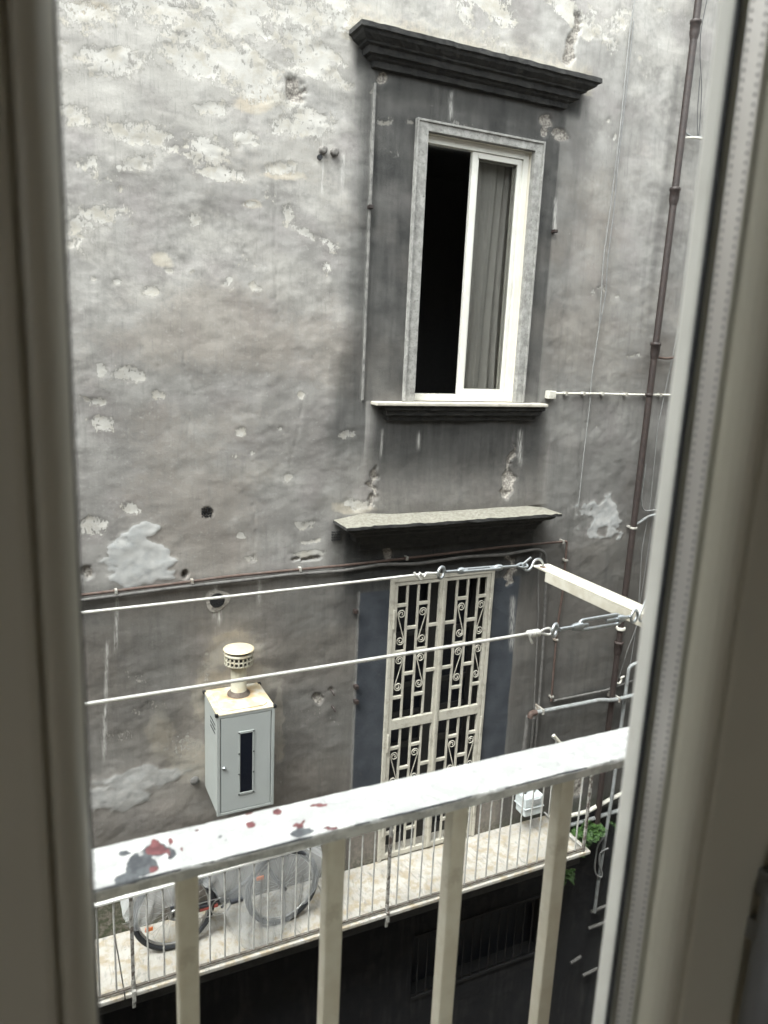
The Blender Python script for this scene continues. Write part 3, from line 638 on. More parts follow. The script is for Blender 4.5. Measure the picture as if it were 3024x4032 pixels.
m = MB(); m.box(-3, 4.69, 4.876, 4.894, -4.632, -4.618, .002); m.build('bottom_rail', simple('rusty_bottom_rail', (.10, .085, .07), .8, var=.4, scale=30, dirt=(.3, .28, .25), dscale=25, damt=.4), rail)
m = MB(); m.box(4.672, 4.69, 4.895, D, -4.632, -4.618, .002); m.build('side_bottom_rail', M['opp_rail'], rail)
bar0 = None; xi = -.60
posts = [.532, 2.58, 4.68]; aged_post = aged_paint('rusted_post', (.22, .215, .20), (.36, .35, .32), (.07, .05, .04), .9, .50)
def dup(o, dx=0, dy=0, parent=None):
    c = o.copy(); col.objects.link(c); c.parent = parent or o.parent; c.matrix_parent_inverse = o.matrix_parent_inverse.copy(); c.location = (o.location[0]+dx, o.location[1]+dy, o.location[2]); return c
xs_b = [.302+.1125*i for i in range(-3, 40)]
mm = MB(); mm.tube([(0, 4.885, -4.62), (0, 4.885, -4.35), (0, 4.885, -4.33), (0, 4.885, -3.875)], .0072, 8); bar0 = mm.build('baluster', M['opp_rail'], rail)
first = True
for xx in xs_b:
    if xx > 4.64: break
    if min(abs(xx-p) for p in posts) < .03: continue
    o = bar0 if first else dup(bar0); first = False; o.location.x = xx; k_ = 1+.024*(xx-.3)/.745; o.scale.z = k_; o.location.z = -4.62*(1-k_)
for yy in (5.0, 5.11, 5.22, 5.33, 5.43):
    o = dup(bar0); k_ = 1+.024*4.38/.745; o.scale.z = k_; o.location = (4.681, yy-4.885, -4.62*(1-k_))
for i, xx in enumerate(posts):
    m = MB(); m.box(xx-.012, xx+.012, 4.873, 4.897, -4.80 if i < 2 else -4.66, -3.875+.024*(xx-.3), .002)
    if i < 2: m.tube([(xx, 4.885, -4.56), (xx, 4.885, -4.59), (xx, 4.885, -4.66)], [.016, .018, .016], 8); m.box(xx-.014, xx+.014, 4.852, 4.90, -4.74, -4.64, .004)
    m.build('post', aged_post, rail)

# ================================================================== SECURITY GATE
gate = thing('security_gate', 'cream iron double security gate with scrolls over the balcony door', 'gate', (3.29, D, -4.66))
m = MB(); gy0, gy1 = D-.025, D+.02
m.box(2.772, 2.806, gy0, gy1, -4.655, -1.918, .003); m.box(3.786, 3.818, gy0, gy1, -4.655, -1.918, .003); m.box(2.806, 3.786, gy0+.001, gy1, -1.953, -1.918, .003)
m.build('gate_frame', M['gate_paint'], gate)
def scroll(cx, zt, flip):
    # S shaped scroll of flat bar: curl, straight diagonal, curl
    w = .036; H = .335; pts = []
    for i in range(26):                       # inner to outer spiral, centre top
        t = i/25; a = R_(-60+500*t) ; r = .006+.030*t**.8
        pts.append((math.cos(a)*r*1.0, H/2-.045+math.sin(a)*r))
    # last point angle 440 = 80deg (top). run over the top to the left side
    for i in range(1, 7):
        a = R_(80+100*i/6); pts.append((math.cos(a)*.036, H/2-.045+math.sin(a)*.036))
    half = pts; other = [(-p[0], -p[1]) for p in reversed(half)]
    P = half+other; f = -1 if flip else 1
    return [(cx+f*p[0], D-.006, zt-H/2-.02+p[1]) for p in P]
bars_l = [2.942, 3.050, 3.158]; cols_l = [2.888, 2.996, 3.104, 3.208]
rows = [-2.17, -2.385, -2.60, -2.815, -3.03]
def leaf(x0, x1, bars, cols, scr_cols, flip0, innerleft):
    lf = MB(); y0, y1 = D-.018, D+.014
    a, b = x0, x1
    lf.box(a, a+.034, y0, y1, -4.64, -1.957, .003); lf.box(b-.034, b, y0, y1, -4.64, -1.957, .003)
    lf.box(a+.034, b-.034, y0+.001, y1-.001, -1.99, -1.957, .003); lf.box(a+.034, b-.034, y0-.002, y1-.001, -3.335, -3.242, .003); lf.box(a+.034, b-.034, y0+.001, y1-.001, -4.64, -4.595, .003)
    L = lf.build('gate_leaf', M['gate_paint'], gate)
    for bx in bars:
        for (z0, z1) in ((-3.242, -1.99), (-4.595, -3.335)):
            m = MB(); m.box(bx-.009, bx+.009, D-.011, D+.009, z0, z1, .002); m.build('bar', M['gate_paint'], L)
    edges = [a+.034]+[q for q in bars]+[b-.034]
    for k, cx in enumerate(cols):
        e0 = edges[k]+(.009 if k else 0); e1 = edges[k+1]-(.009 if k < 3 else 0)
        rr = [rows[0], rows[2], rows[4]] if k in scr_cols else [rows[1], rows[3]]
        for base in (0, -1.355):
            for zc in rr: cr = MB(); cr.box(e0, e1, D-.014, D+.010, zc+base-.014, zc+base+.014, .003); cr.build('cross_bar', M['gate_paint'], L)
    for k in scr_cols:
        cx = (edges[k]+edges[k+1])/2; fl = (flip0 if k == scr_cols[0] else not flip0)
        for base in (0, -1.355):
            for j, zt in enumerate((rows[0], rows[2])):
                m = MB(); m.tube(scroll(cx, zt+base-.018, fl if j == 0 else (not fl)), .0048, 6); m.build('scroll', M['gate_paint'], L)
    return L
lf1 = leaf(2.810, 3.290, bars_l, cols_l, (0, 2), False, True)
lf2 = leaf(3.294, 3.782, [3.440, 3.552, 3.662], [3.388, 3.497, 3.608, 3.715], (1, 3), False, False)
m = MB(); m.box(3.279, 3.305, D-.032, D-.019, -4.63, -1.96, .004); m.build('closing_strip', M['gate_paint'], gate)
for xx in (2.808, 3.784):
    for zc in (-2.28, -3.45, -4.3):
        m = MB(); m.tube([(xx, D-.034, zc-.085), (xx, D-.034, zc-.002), (xx, D-.034, zc+.002), (xx, D-.034, zc+.085)], [.011, .011, .011, .009], 10); m.build('hinge', M['gate_paint'], gate)

# ================================================================== BOILER CABINET
cab = thing('boiler_cabinet', 'pale grey metal boiler cabinet on the wall with yellowed top', 'cabinet', (1.405, 5.27, -3.51))
bx0, bx1, by0, by1, bz0, bz1 = 1.185, 1.625, 5.05, D-.01, -3.51, -2.68
m = MB(); m.box(bx0+.006, bx1-.006, by0+.02, by1, bz0, bz1-.01, .003); m.build('body', M['cab_side'], cab)
m = MB()
for (a, b) in ((bx0, bx0+.024), (bx1-.024, bx1)): m.box(a, b, by0, by0+.024, bz0, bz1-.012, .003)
m.box(bx0+.024, bx1-.024, by0+.002, by0+.02, bz1-.03, bz1-.012, .002); m.box(bx0+.024, bx1-.024, by0+.002, by0+.02, bz0, bz0+.02, .002); m.build('corner_frame', M['cab_side'], cab)
m = MB(); m.box(bx0+.03, bx1-.03, by0+.004, by0+.018, bz0+.024, bz1-.035, .003); dd = m.build('door', simple('cabinet_door_paint', (.365, .385, .378), .42, var=.03, scale=5, dirt=(.36, .38, .36), dscale=4, damt=.3), cab)
m = MB(); m.box(1.36, 1.452, by0+.0005, by0+.003, -3.345, -2.862, .0008); m.build('inspection_window', M['dark_glass'], dd)
m = MB(); m.box(1.346, 1.466, by0-.002, by0+.004, -2.860, -2.842, .002); m.box(1.346, 1.466, by0-.002, by0+.004, -3.366, -3.348, .002); m.box(1.346, 1.359, by0-.001, by0+.004, -3.348, -2.86, .001); m.box(1.453, 1.466, by0-.001, by0+.004, -3.348, -2.86, .001)
m.build('window_trim', M['cab_side'], dd)
for xx in (1.350, 1.462):
    for zz in (-2.851, -3.02, -3.19, -3.357): m = MB(); m.lathe((xx, by0-.004, zz), [(.006, .004), (.006, -.001), (.003, -.003)], 8, True, 'Y'); m.build('screw', M['black_plastic'], dd)
m = MB(); m.lathe((1.236, by0-.004, -3.116), [(.014, .008), (.014, -.002), (.008, -.008)], 14, True, 'Y'); m.build('latch', M['steel'], dd)
m = MB(); m.box(bx0, bx1, by0, by1, bz1-.0115, bz1, .003); m.build('lid', M['lid'], cab)
m = MB(); zt = bz1+.0035; oc = [(1.235, 5.12), (1.27, 5.085), (1.545, 5.085), (1.585, 5.125), (1.585, 5.40), (1.545, 5.44), (1.27, 5.44), (1.235, 5.40)]
m.add([(x, y, bz1+.001) for x, y in oc]+[(x, y, zt+.004) for x, y in oc], [tuple(range(8, 16))]+[(i, (i+1) % 8, (i+1) % 8+8, i+8) for i in range(8)]); m.build('lid_plate', M['lid'], cab)
for (xx, yy) in ((bx0, by0), (bx1, by0), (bx0, by1-.03), (bx1, by1-.03)):
    m = MB(); m.box(xx-.012, xx+.012, yy-.004, yy+.022, bz1-.016, bz1+.006, .003); m.build('corner_cap', M['black_plastic'], cab)
m = MB()
for i in range(3): m.box(bx0+.003, bx0+.008, 5.13+.0, 5.28, -2.80-i*.035, -2.792-i*.035)
m.build('side_louvre', M['black_plastic'], cab)
fx, fy = 1.42, 5.33
m = MB(); m.lathe((fx, fy, bz1+.005), [(.088, 0), (.086, .012), (.066, .02), (.066, .035), (.0615, .036)], 32); m.build('flue_collar', simple('sooty_collar', (.10, .08, .065), .8, var=.4), cab)
m = MB(); m.lathe((fx, fy, bz1+.02), [(.0615, 0), (.0615, .02), (.060, .022), (.060, .255), (.0615, .26)], 32); fl = m.build('flue_pipe', M['flue'], cab)
z0 = -2.425
m = MB(); m.lathe((fx, fy, z0), [(.061, 0), (.107, .004), (.110, .012), (.110, .014)], 40); m.lathe((fx, fy, z0+.075), [(.098, 0), (.110, .004), (.112, .010), (.112, .020), (.100, .026)], 40)
for k in range(20):
    a = 2*math.pi*k/20; a2 = a+.11
    for (za, zb) in ((0.014, .075),):
        vv = []
        for aa in (a, a2):
            for rr in (.104, .110): vv += [(fx+rr*math.cos(aa), fy+rr*math.sin(aa), z0+za), (fx+rr*math.cos(aa), fy+rr*math.sin(aa), z0+zb)]
        m.add(vv, [(0, 1, 3, 2), (4, 6, 7, 5), (0, 4, 5, 1), (2, 3, 7, 6)])
m.lathe((fx, fy, z0+.042), [(.104, 0), (.1095, .0), (.1095, .006), (.104, .006)], 40)
m.build('cap_grille', M['flue'], fl)
m = MB(); m.lathe((fx, fy, z0+.012), [(.085, 0), (.085, .065)], 24); m.build('cap_core', M['black_plastic'], fl)
m = MB(); m.lathe((fx, fy, z0+.102), [(.095, 0), (.099, .004), (.099, .012), (.09, .016)], 32); m.build('cap_gasket', M['black_plastic'], fl)
m = MB(); m.lathe((fx, fy, z0+.118), [(.110, 0), (.118, .003), (.118, .007), (.10, .012), (.04, .015), (.005, .016)], 40); m.build('cap_top', M['flue_top'], fl)
# pin beside the cabinet
pn = thing('wall_plug', 'small round dark knob on the wall at the left of the cabinet', 'knob', (1.106, D, -3.434))
m = MB(); m.lathe((1.106, D-.03, -3.434), [(.018, .03), (.020, .012), (.036, .008), (.036, -.004), (.022, -.012), (.008, -.015)], 20, True, 'Y'); m.build('knob_body', M['darkpipe'], pn)

# ================================================================== GAS METER
gm = thing('gas_meter', 'small white gas meter on the wall at the far end of the balcony', 'gas meter', (4.36, 5.36, -4.45))
mx0, mx1 = 4.245, 4.465
m = MB(); m.box(mx0, mx1, 5.27, 5.44, -4.345, -4.235, .012); m.box(mx0+.008, mx1-.008, 5.275, 5.435, -4.44, -4.350, .018); m.box(mx0-.006, mx1+.006, 5.262, 5.445, -4.352, -4.342, .003); m.build('body', M['meter'], gm)
m = MB(); m.box(mx0+.07, mx1-.05, 5.255, 5.27, -4.30, -4.25, .003); m.build('counter', simple('counter_face', (.3, .31, .31), .4), gm)
m = MB(); m.tube(bend([(4.30, 5.36, -4.235), (4.30, 5.36, -4.15), (4.30, D-.02, -4.12)], .03), .014, 10); m.tube(bend([(4.41, 5.36, -4.235), (4.41, 5.36, -4.12), (4.41, D-.03, -4.02), (4.41, D-.03, -3.5)], .03), .013, 10); m.build('pipe', M['darkpipe'], gm)

# ================================================================== BICYCLE + SHEET
bike = thing('bicycle', 'child size bicycle parked on the balcony under a plastic sheet', 'bicycle', (1.3, 5.2, -4.66))
RW = .318; lean = .10
def wheel(cx, cyy, yaw=0):
    c = Vector((cx, cyy, -4.66+RW)); ax = Vector((math.cos(yaw), math.sin(yaw), 0)); ay = Vector((0, lean, 1)).normalized()
    pts = lambda r: [c+ax*r*math.cos(2*math.pi*k/56)+ay*r*math.sin(2*math.pi*k/56) for k in range(56)]
    m = MB(); m.tube(pts(RW-.019), .021, 10, closed=True); t = m.build('wheel', M['tyre'], bike)
    m = MB(); m.tube(pts(RW-.047), .010, 8, closed=True); m.build('rim', M['spoke'], t)
    m = MB(); nrm = ax.cross(ay)
    for k in range(28):
        a = 2*math.pi*k/28; off = (.6 if k % 2 else -.6); b = a+off
        p = c+ax*(RW-.05)*math.cos(a)+ay*(RW-.05)*math.sin(a); q = c+ax*.022*math.cos(b)+ay*.022*math.sin(b)+nrm*(.025 if k % 4 < 2 else -.025)
        m.tube([q, p], .0014, 4)
    m.build('spokes', M['spoke'], t)
    m = MB(); m.tube([c-nrm*.05, c+nrm*.05], .02, 10); m.build('hub', M['frame_dark'], t)
    m = MB()
    p = c+ax*(-RW*.6)+ay*(RW*.42 if cx > 1.2 else -RW*.3); m.box(p.x-.03, p.x+.03, p.y-.012, p.y+.002, p.z-.015, p.z+.015, .003); m.build('spoke_reflector', M['orange'], t)
    return c
cr_ = wheel(.88, 5.20); cf = wheel(1.74, 5.14, .05)
up = lambda x, y, h: Vector((x, y+lean*h, -4.66+h))
bb = up(1.24, 5.19, .27); seat = up(1.10, 5.19, .62); head = up(1.60, 5.16, .60); headb = up(1.63, 5.155, .50)
m = MB(); m.tube([bb, seat], .016, 10); m.tube([bb, headb], .018, 10); m.tube([seat-Vector((0, 0, .06)), head], .016, 10); m.tube([head+Vector((-.01, 0, .05)), headb], .02, 10)
for s_ in (-.03, .03):
    o = Vector((0, s_, 0)); m.tube([bb+o*.5, cr_+o], .010, 8); m.tube([seat-Vector((0, 0, .05)), cr_+o], .009, 8)
m.build('frame', M['frame_dark'], bike)
m = MB(); m.tube([bb+Vector((-.16, -.02, -.01)), bb+Vector((-.02, -.03, .0))], .014, 8); m.build('chain_guard', M['redpaint'], bike)
m = MB()
for s_ in (-.045, .045):
    o = Vector((0, s_, 0)); m.tube(bend([headb+o*.6, headb+o+Vector((.03, 0, -.08)), cf+o], .04), .013, 8)
m.build('fork', M['frame_dark'], bike)
m = MB(); hc = up(1.56, 5.16, .78); m.tube([head, hc], .012, 8); m.tube([hc+Vector((-.06, -.26, 0)), hc+Vector((0, -.1, 0)), hc, hc+Vector((0, .1, 0)), hc+Vector((-.06, .22, 0))], .011, 8); m.build('handlebar', M['frame_dark'], bike)
m = MB(); sc = up(1.06, 5.19, .72); m.tube([seat, sc], .012, 8)
m.tube([sc+Vector((-.13, 0, .01)), sc+Vector((-.08, 0, .015)), sc+Vector((0, 0, .01)), sc+Vector((.12, 0, .005))], [.05, .07, .04, .018], 10); m.build('saddle', M['frame_dark'], bike)
m = MB(); m.tube(arc(bb+Vector((0, -.05, 0)), .075, 0, 360, 30), .006, 6); m.tube(arc(cr_+Vector((0, -.05, 0)), .04, 0, 360, 20), .012, 6)
m.tube([bb+Vector((0, -.05, .075)), cr_+Vector((0, -.05, .04))], .004, 6); m.tube([bb+Vector((0, -.05, -.075)), cr_+Vector((.02, -.05, -.08)), cr_+Vector((0, -.05, -.04))], .004, 6); m.build('chain', M['spoke'], bike)
m = MB(); m.tube([bb+Vector((0, -.07, 0)), bb+Vector((.10, -.08, .10))], .010, 8); m.box(bb.x+.05, bb.x+.15, bb.y-.17, bb.y-.08, bb.z+.085, bb.z+.11, .006); m.tube([bb+Vector((0, .07, 0)), bb+Vector((-.10, .08, -.10))], .010, 8); m.box(bb.x-.15, bb.x-.05, bb.y+.08, bb.y+.17, bb.z-.115, bb.z-.09, .006); m.build('pedal', M['frame_dark'], bike)
# translucent sheet: a ridge along the bike, two hanging sides with an uneven hem
def sheet():
    nx, nt = 120, 34; xs = np.linspace(.50, 2.13, nx); vs_ = []; fs_ = []
    hemx = np.array([.50, .58, .66, .78, .90, 1.02, 1.14, 1.20, 1.26, 1.34, 1.44, 1.54, 1.66, 1.80, 1.90, 2.00, 2.13])
    hemz = np.array([-4.24, -4.32, -4.34, -4.22, -4.14, -4.10, -4.12, -4.20, -4.34, -4.60, -4.655, -4.65, -4.60, -4.56, -4.50, -4.40, -4.26])
    tx = np.array([.50, .62, .80, 1.05, 1.25, 1.45, 1.58, 1.75, 1.95, 2.13]); tz = np.array([-4.22, -4.04, -3.96, -3.90, -3.98, -3.92, -3.86, -4.00, -4.06, -4.22])
    for side in (-1, 1):
        base = len(vs_)
        for j in range(nt+1):
            t = j/nt
            for i, x in enumerate(xs):
                zt = np.interp(x, tx, tz); zb = np.interp(x, hemx, hemz); zb = zb if side < 0 else zb+.12
                z = zt+(zb-zt)*t; h = z+4.66; yc = 5.17+lean*h
                full = .05+.09*t**.6; fold = .020*math.sin(x*31+2*math.sin(x*7)+t*1.7)*t + .011*math.sin(x*70+t*5)*t + .02*float(vn(np.array([x*6.]), np.array([t*3.+side]), 3)[0]-.5)
                if side < 0 and 1.20 < x < 1.8: full += .12*math.sin((x-1.20)/.6*math.pi)*t; fold += .07*(abs(((x*5.2+t*.8) % 1)-.5)-.25)*t + .02*(abs(((x*11+t*1.9) % 1)-.5)-.25)*t
                vs_.append((x+.02*math.sin(t*6+x*9)*t, yc+side*(full+fold) if t > 0 else yc, z))
        for j in range(nt):
            for i in range(nx-1): fs_.append((base+j*nx+i, base+j*nx+i+1, base+(j+1)*nx+i+1, base+(j+1)*nx+i))
    m = MB(); m.add(vs_, fs_, True); return m.build('plastic_sheet', M['sheet'])
tag(sheet(), 'clear crumpled plastic sheet draped over the bicycle', 'plastic sheet')

# ================================================================== PIPES AND CABLES ON THE WALL
dp = thing('downpipe', 'dark brown cast iron downpipe running down the right of the facade', 'pipe', (5.38, 5.42, -5.2))
pxs = [(5.395, 5.0), (5.39, 2.84), (5.38, 1.50), (5.369, .15), (5.358, -1.6), (5.348, -2.775), (5.335, -4.9)]
m = MB(); m.tube([(x, D-.085, z) for x, z in pxs], .031, 16); m.build('pipe', M['iron'], dp)
for (x, z) in ((5.389, 2.84), (5.379, 1.50), (5.369, .15), (5.348, -2.80), (5.335, -4.86)):
    m = MB(); m.lathe((x, D-.085, z-.13), [(.032, -.02), (.036, 0), (.043, .03), (.043, .10), (.049, .105), (.049, .125), (.043, .13), (.033, .131)], 20); m.build('socket', M['iron'], dp)
for z in (-.33, -1.62, -3.42):
    m = MB(); m.lathe((5.36, D-.085, z), [(.034, -.012), (.037, -.01), (.037, .01), (.034, .012)], 18); m.box(5.35, 5.37, D-.05, D, z-.01, z+.01); m.build('pipe_clamp', M['bracket_steel'] if z < -1 else M['iron'], dp)
m = MB(); m.lathe((5.348, D-.085, -2.66), [(.046, -.014), (.05, 0), (.046, .014)], 18); m.build('pipe_clamp', M['conduit'], dp)
cnt = [0]
def wallpipe(name, pts, r, mat, label, cat, b=.03, clips=None, y=None, group=None):
    P = []
    for p in pts:
        yy = D-r-.022 if y is None else y
        if len(p) == 2 and p[0] > 12: q = onY(p[0], p[1], yy); P.append((q[0], yy, q[2]))
        elif len(p) == 2: P.append((p[0], yy, p[1]))
        else: P.append(p)
    m = MB(); m.tube(bend(P, b), r, 8 if r < .008 else 12)
    if not clips: return tag(m.build(name, mat), label, cat, group)
    t = thing(name, label, cat, P[0], group); m.build('run', mat, t)
    for (cx, cz, horiz) in clips:
        c = MB(); q = r+.006
        c.box(cx-(.010 if horiz else q), cx+(.010 if horiz else q), P[0][1]-q, D+.01, cz-(q if horiz else .010), cz+(q if horiz else .010), .003); c.build('clip', M['bracket_steel'], t)
    return t
c2 = lambda u, v: (1300+u*1.0392, v*1.0392); c4 = lambda u, v: (1300+u*1.0392, 1000+v*1.0392); c3 = lambda u, v: (2000+u*.4219, 2100+v*.4219); c5 = lambda u, v: (200+.7836*u, 2200+.7836*v)
wallpipe('wall_conduit', [(4.27, -.338), (4.8, -.333), (5.2, -.336), (5.9, -.330)], .011, M['conduit'], 'thin white conduit running right from a small box beside the window sill', 'conduit', clips=[(4.42, -.337, 1), (4.62, -.335, 1), (4.84, -.333, 1), (5.12, -.335, 1), (5.55, -.333, 1)])
jb = MB(); jb.box(4.215, 4.295, D-.06, D, -.385, -.315, .006); tag(jb.build('junction_box', M['conduit']), 'small pale square junction box at the left end of the white conduit', 'junction box')
cabs = [('wall_cable', [c2(1155, -10), c2(1135, 120), c2(1100, 480), c2(1060, 800), c4(1035, 20), c4(1020, 270), c4(990, 470), c4(985, 560), c4(960, 770), c4(940, 960)], .0055, M['cable_light'], 'long pale cable running down the wall between window and downpipe'),
        ('wall_cable', [c2(1150, 80), c2(1118, 380), c2(1088, 640), c2(1075, 800), c4(1050, 30), c4(1045, 150), c4(1022, 265)], .0045, M['cable'], 'thin grey cable looping beside the long pale wall cable'),
        ('hanging_wire', [d2(1527, 0), d2(1513, 70), d2(1512, 130), d2(1516, 180), d2(1514, 240), d2(1509, 296)], .0028, M['frame_dark'], 'thin black wire hanging right of the downpipe near the top'),
        ('hanging_wire', [d2(1512, 165), d2(1506, 250), d2(1507, 300)], .0025, M['frame_dark'], 'short black wire end beside the other hanging wire'),
        ('hanging_wire', [(2668, 1310), (2590, 1680), (2560, 1990), (2528, 2160), (2510, 2460), (2470, 2560), (2437, 2670)], .0045, M['cable_light'], 'pale wire slanting behind the white frame down to a hook'),
        ('hanging_wire', [(2640, 1520), (2612, 1800), (2575, 2000), (2540, 2250), (2500, 2500), (2478, 2640)], .0035, M['cable'], 'thin grey wire running down close to the white frame')]
for nm, pts, r, mt, lb in cabs: wallpipe(nm, pts, r, mt, lb, 'wire' if 'wire' in nm else 'cable', b=.08)
wallpipe('branch_pipe', [(5.40, -1.60, ), (5.46, -1.575), (5.56, -1.52), (5.9, -1.49)], .013, M['galv'], 'grey curved branch pipe bracket joining the downpipe above the arm', 'pipe', y=D-.06, b=.05)
wallpipe('branch_pipe', [(5.46, -1.0), (5.455, -1.35), (5.50, -1.47), (5.9, -1.46)], .008, M['cable_light'], 'thin grey pipe curving right above the branch bracket', 'pipe', y=D-.045, b=.08)
wallpipe('pipe_bracket', [d2(1478, 298), d2(1500, 297), d2(1520, 300)], .010, M['conduit'], 'upper pale bracket arm holding the downpipe to the right', 'bracket', y=D-.07)
wallpipe('pipe_bracket', [d2(1482, 288), d2(1495, 296), d2(1525, 296)], .008, M['galv'], 'thin upper strap just above the pale bracket arm', 'bracket', y=D-.05)
wallpipe('pipe_bracket', [(5.40, .02), (5.52, .01), (5.64, .02), (5.9, .01)], .012, M['rust'], 'rusty bracket arm right of the downpipe above the conduit', 'bracket', y=D-.07)
# rusty gas pipe and cable along the floor line
wallpipe('gas_pipe', [(-.6, -1.83), (.323, -1.802), (.881, -1.784), (1.383, -1.762), (1.86, -1.757), (2.3, -1.757), (3.0, -1.74), (3.9, -1.715), (4.60, -1.715), (4.61, -2.2), (4.585, -2.6), (4.60, -3.35)], .011, M['rust'], 'rusty gas pipe running along the wall above the cabinet and over the gate', 'pipe', b=.02,
         clips=[(.56, -1.80, 1), (1.1, -1.775, 1), (1.95, -1.757, 1), (2.9, -1.742, 1), (4.55, -1.716, 1), (4.608, -1.9, 0), (4.585, -2.7, 0), (4.6, -3.3, 0)])
wallpipe('thick_cable', [(-.6, -1.87), (.335, -1.838), (.589, -1.828), (.95, -1.812), (1.232, -1.806), (1.55, -1.800), (1.86, -1.79), (2.3, -1.80), (2.66, -1.775), (3.0, -1.80), (3.5, -1.775), (3.9, -1.79), (4.25, -1.762), (4.35, -1.80), (4.38, -1.9), (4.41, -2.3), (4.44, -2.9), (4.45, -3.34), (4.45, -3.9)], .014, M['darkpipe'], 'thick grey cable sagging just under the rusty gas pipe', 'cable', b=.06)
wallpipe('wall_pipe', [(4.31, -1.80), (4.30, -1.98), (4.345, -2.4), (4.40, -3.4)], .008, M['darkpipe'], 'thin dark pipe curving down right of the gate', 'pipe', b=.05)
wallpipe('wall_pipe', [(4.632, -3.352), (5.30, -3.348), (5.65, -3.30)], .012, M['darkpipe'], 'thin dark pipe running right just above the galvanised pipe', 'pipe')
gp = wallpipe('galvanised_pipe', [(4.345, -3.378), (4.96, -3.383), (5.14, -3.382), (5.28, -3.412), (5.40, -3.418), (5.8, -3.40)], .021, M['galv'], 'galvanised pipe running right across the foot of the downpipe', 'pipe', b=.06, y=D-.13, clips=[(4.42, -3.378, 1), (5.38, -3.416, 1)])
m = MB(); m.lathe((4.325, D-.13, -3.378), [(.028, -.025), (.030, 0), (.028, .025)], 14, True, 'X'); m.tube(bend([(4.31, D-.13, -3.378), (4.285, D-.13, -3.385), (4.28, D-.13, -3.42)], .02), .027, 12); m.build('elbow', M['rust'], gp)
m = MB(); m.tube(bend([(4.28, D-.10, -3.42), (4.28, D-.08, -3.9), (4.27, D-.06, -4.2)], .02), .022, 12); m.build('lower_run', M['darkpipe'], gp)
wallpipe('wall_pipe', [(5.9, -3.06), (5.62, -3.07), (5.52, -3.10), (5.51, -3.7), (5.50, -4.6), (5.45, -5.6), (5.45, -6.0)], .019, M['galv'], 'grey pipe dropping past the right of the downpipe into the shade', 'pipe', b=.05, y=D-.09)
wallpipe('wall_hook', [c3(990, 1385), c3(1040, 1405), c3(1060, 1370), c3(1055, 1345), c3(1085, 1335)], .010, M['conduit'], 'pale curved hook with a knot right of the downpipe', 'hook', y=D-.10, b=.03)
for i, (zz, xa) in enumerate(((-4.69, 4.80), (-4.80, 4.80))):
    wallpipe('floor_pipe', [(xa, zz), (5.2, zz-.01), (5.5, zz+.06*(1-i)), (5.9, zz+.14*(1-i))], .022, M['conduit'] if i == 0 else M['galv'], ['pale upper pipe running right from the balcony floor', 'lower grey pipe running right under the pale one by the fern'][i], 'pipe', y=D-.07)
wallpipe('loose_cable', [(2395, 3340), (2362, 3355), (2358, 3400), (2372, 3440), (2368, 3455), (2350, 3450), (2340, 3420), (2352, 3330), (2380, 3290)], .009, M['cable_light'], 'loop of loose pale cable hanging below the fern', 'cable', b=.06, y=D-.12)
for (a, b_, lb) in (((5.41, -5.99), (5.62, -5.98), 'upper of two grimy pipe stubs low in the shade at the right'), ((5.40, -6.20), (5.66, -6.20), 'lower of two grimy pipe stubs low in the shade at the right'), ((5.20, -6.58), (5.34, -6.54), 'broken plaster-covered stub under the two grimy pipe stubs'), ((5.40, -6.82), (5.60, -6.80), 'lowest pipe stub in the shade at the right')):
    wallpipe('pipe_stub', [a, b_], .018, M['darkpipe'], lb, 'pipe', y=D-.08)
wallpipe('iron_bar', [(2180, 2895), (2205, 2925), (2235, 2945)], .016, M['arm_paint'], 'short cream bar sticking out above the near handrail', 'bar', y=D-.16)

# ferns rooted in the wall
def fern(name, c, R, n, label):
    c0 = Vector(c); m = MB(); rnd = random.Random(int(c0.x*1000)+n)
    for i in range(n):
        c = c0+Vector((rnd.gauss(0, .5*R), rnd.uniform(-.3, .2)*R, rnd.gauss(0, .18*R)))
        a = rnd.uniform(0, 2*math.pi); el = rnd.uniform(-.3, 1.25); L = R*rnd.uniform(.45, 1.1)
        d = Vector((math.cos(a)*math.cos(el), -abs(math.sin(a))*math.cos(el)*.8, math.sin(el)*.8)).normalized()
        P = lambda t: c + d*L*t + Vector((0, 0, -.55*L*t*t))
        m.tube([P(k/5) for k in range(6)], [.0018]*5+[.0008], 4, False)
        for k in range(3, 15):
            t = k/15; p = P(t); tan = (P(t+.02)-p).normalized(); side = tan.cross(Vector((rnd.uniform(-.3, .3), .2, 1))).normalized()
            wl = .26*L*math.sin(math.pi*min(1, (1.05-t)))**.8*rnd.uniform(.8, 1.1)+.004
            for sg in (-1, 1):
                for q_ in range(4):
                    b0 = p+side*sg*wl*(q_/4); tip = b0+side*sg*wl*.28+tan*rnd.uniform(-.3, .5)*wl*.5+Vector((0, 0, rnd.uniform(-.006, .004))); w = tan*.0035+side*.001
                    m.add([b0-w, tip-w*.6, tip+w*.6, b0+w*1.2], [(0, 1, 2, 3)])
    return tag(m.build(name, M['leaf']), label, 'fern')
fern('fern', (5.18, 5.40, -4.90), .16, 130, 'bright green fern growing from the wall at the far end of the balcony')
fern('fern', (5.02, 5.42, -5.40), .09, 24, 'small dim green fern growing lower down the wall below the balcony')

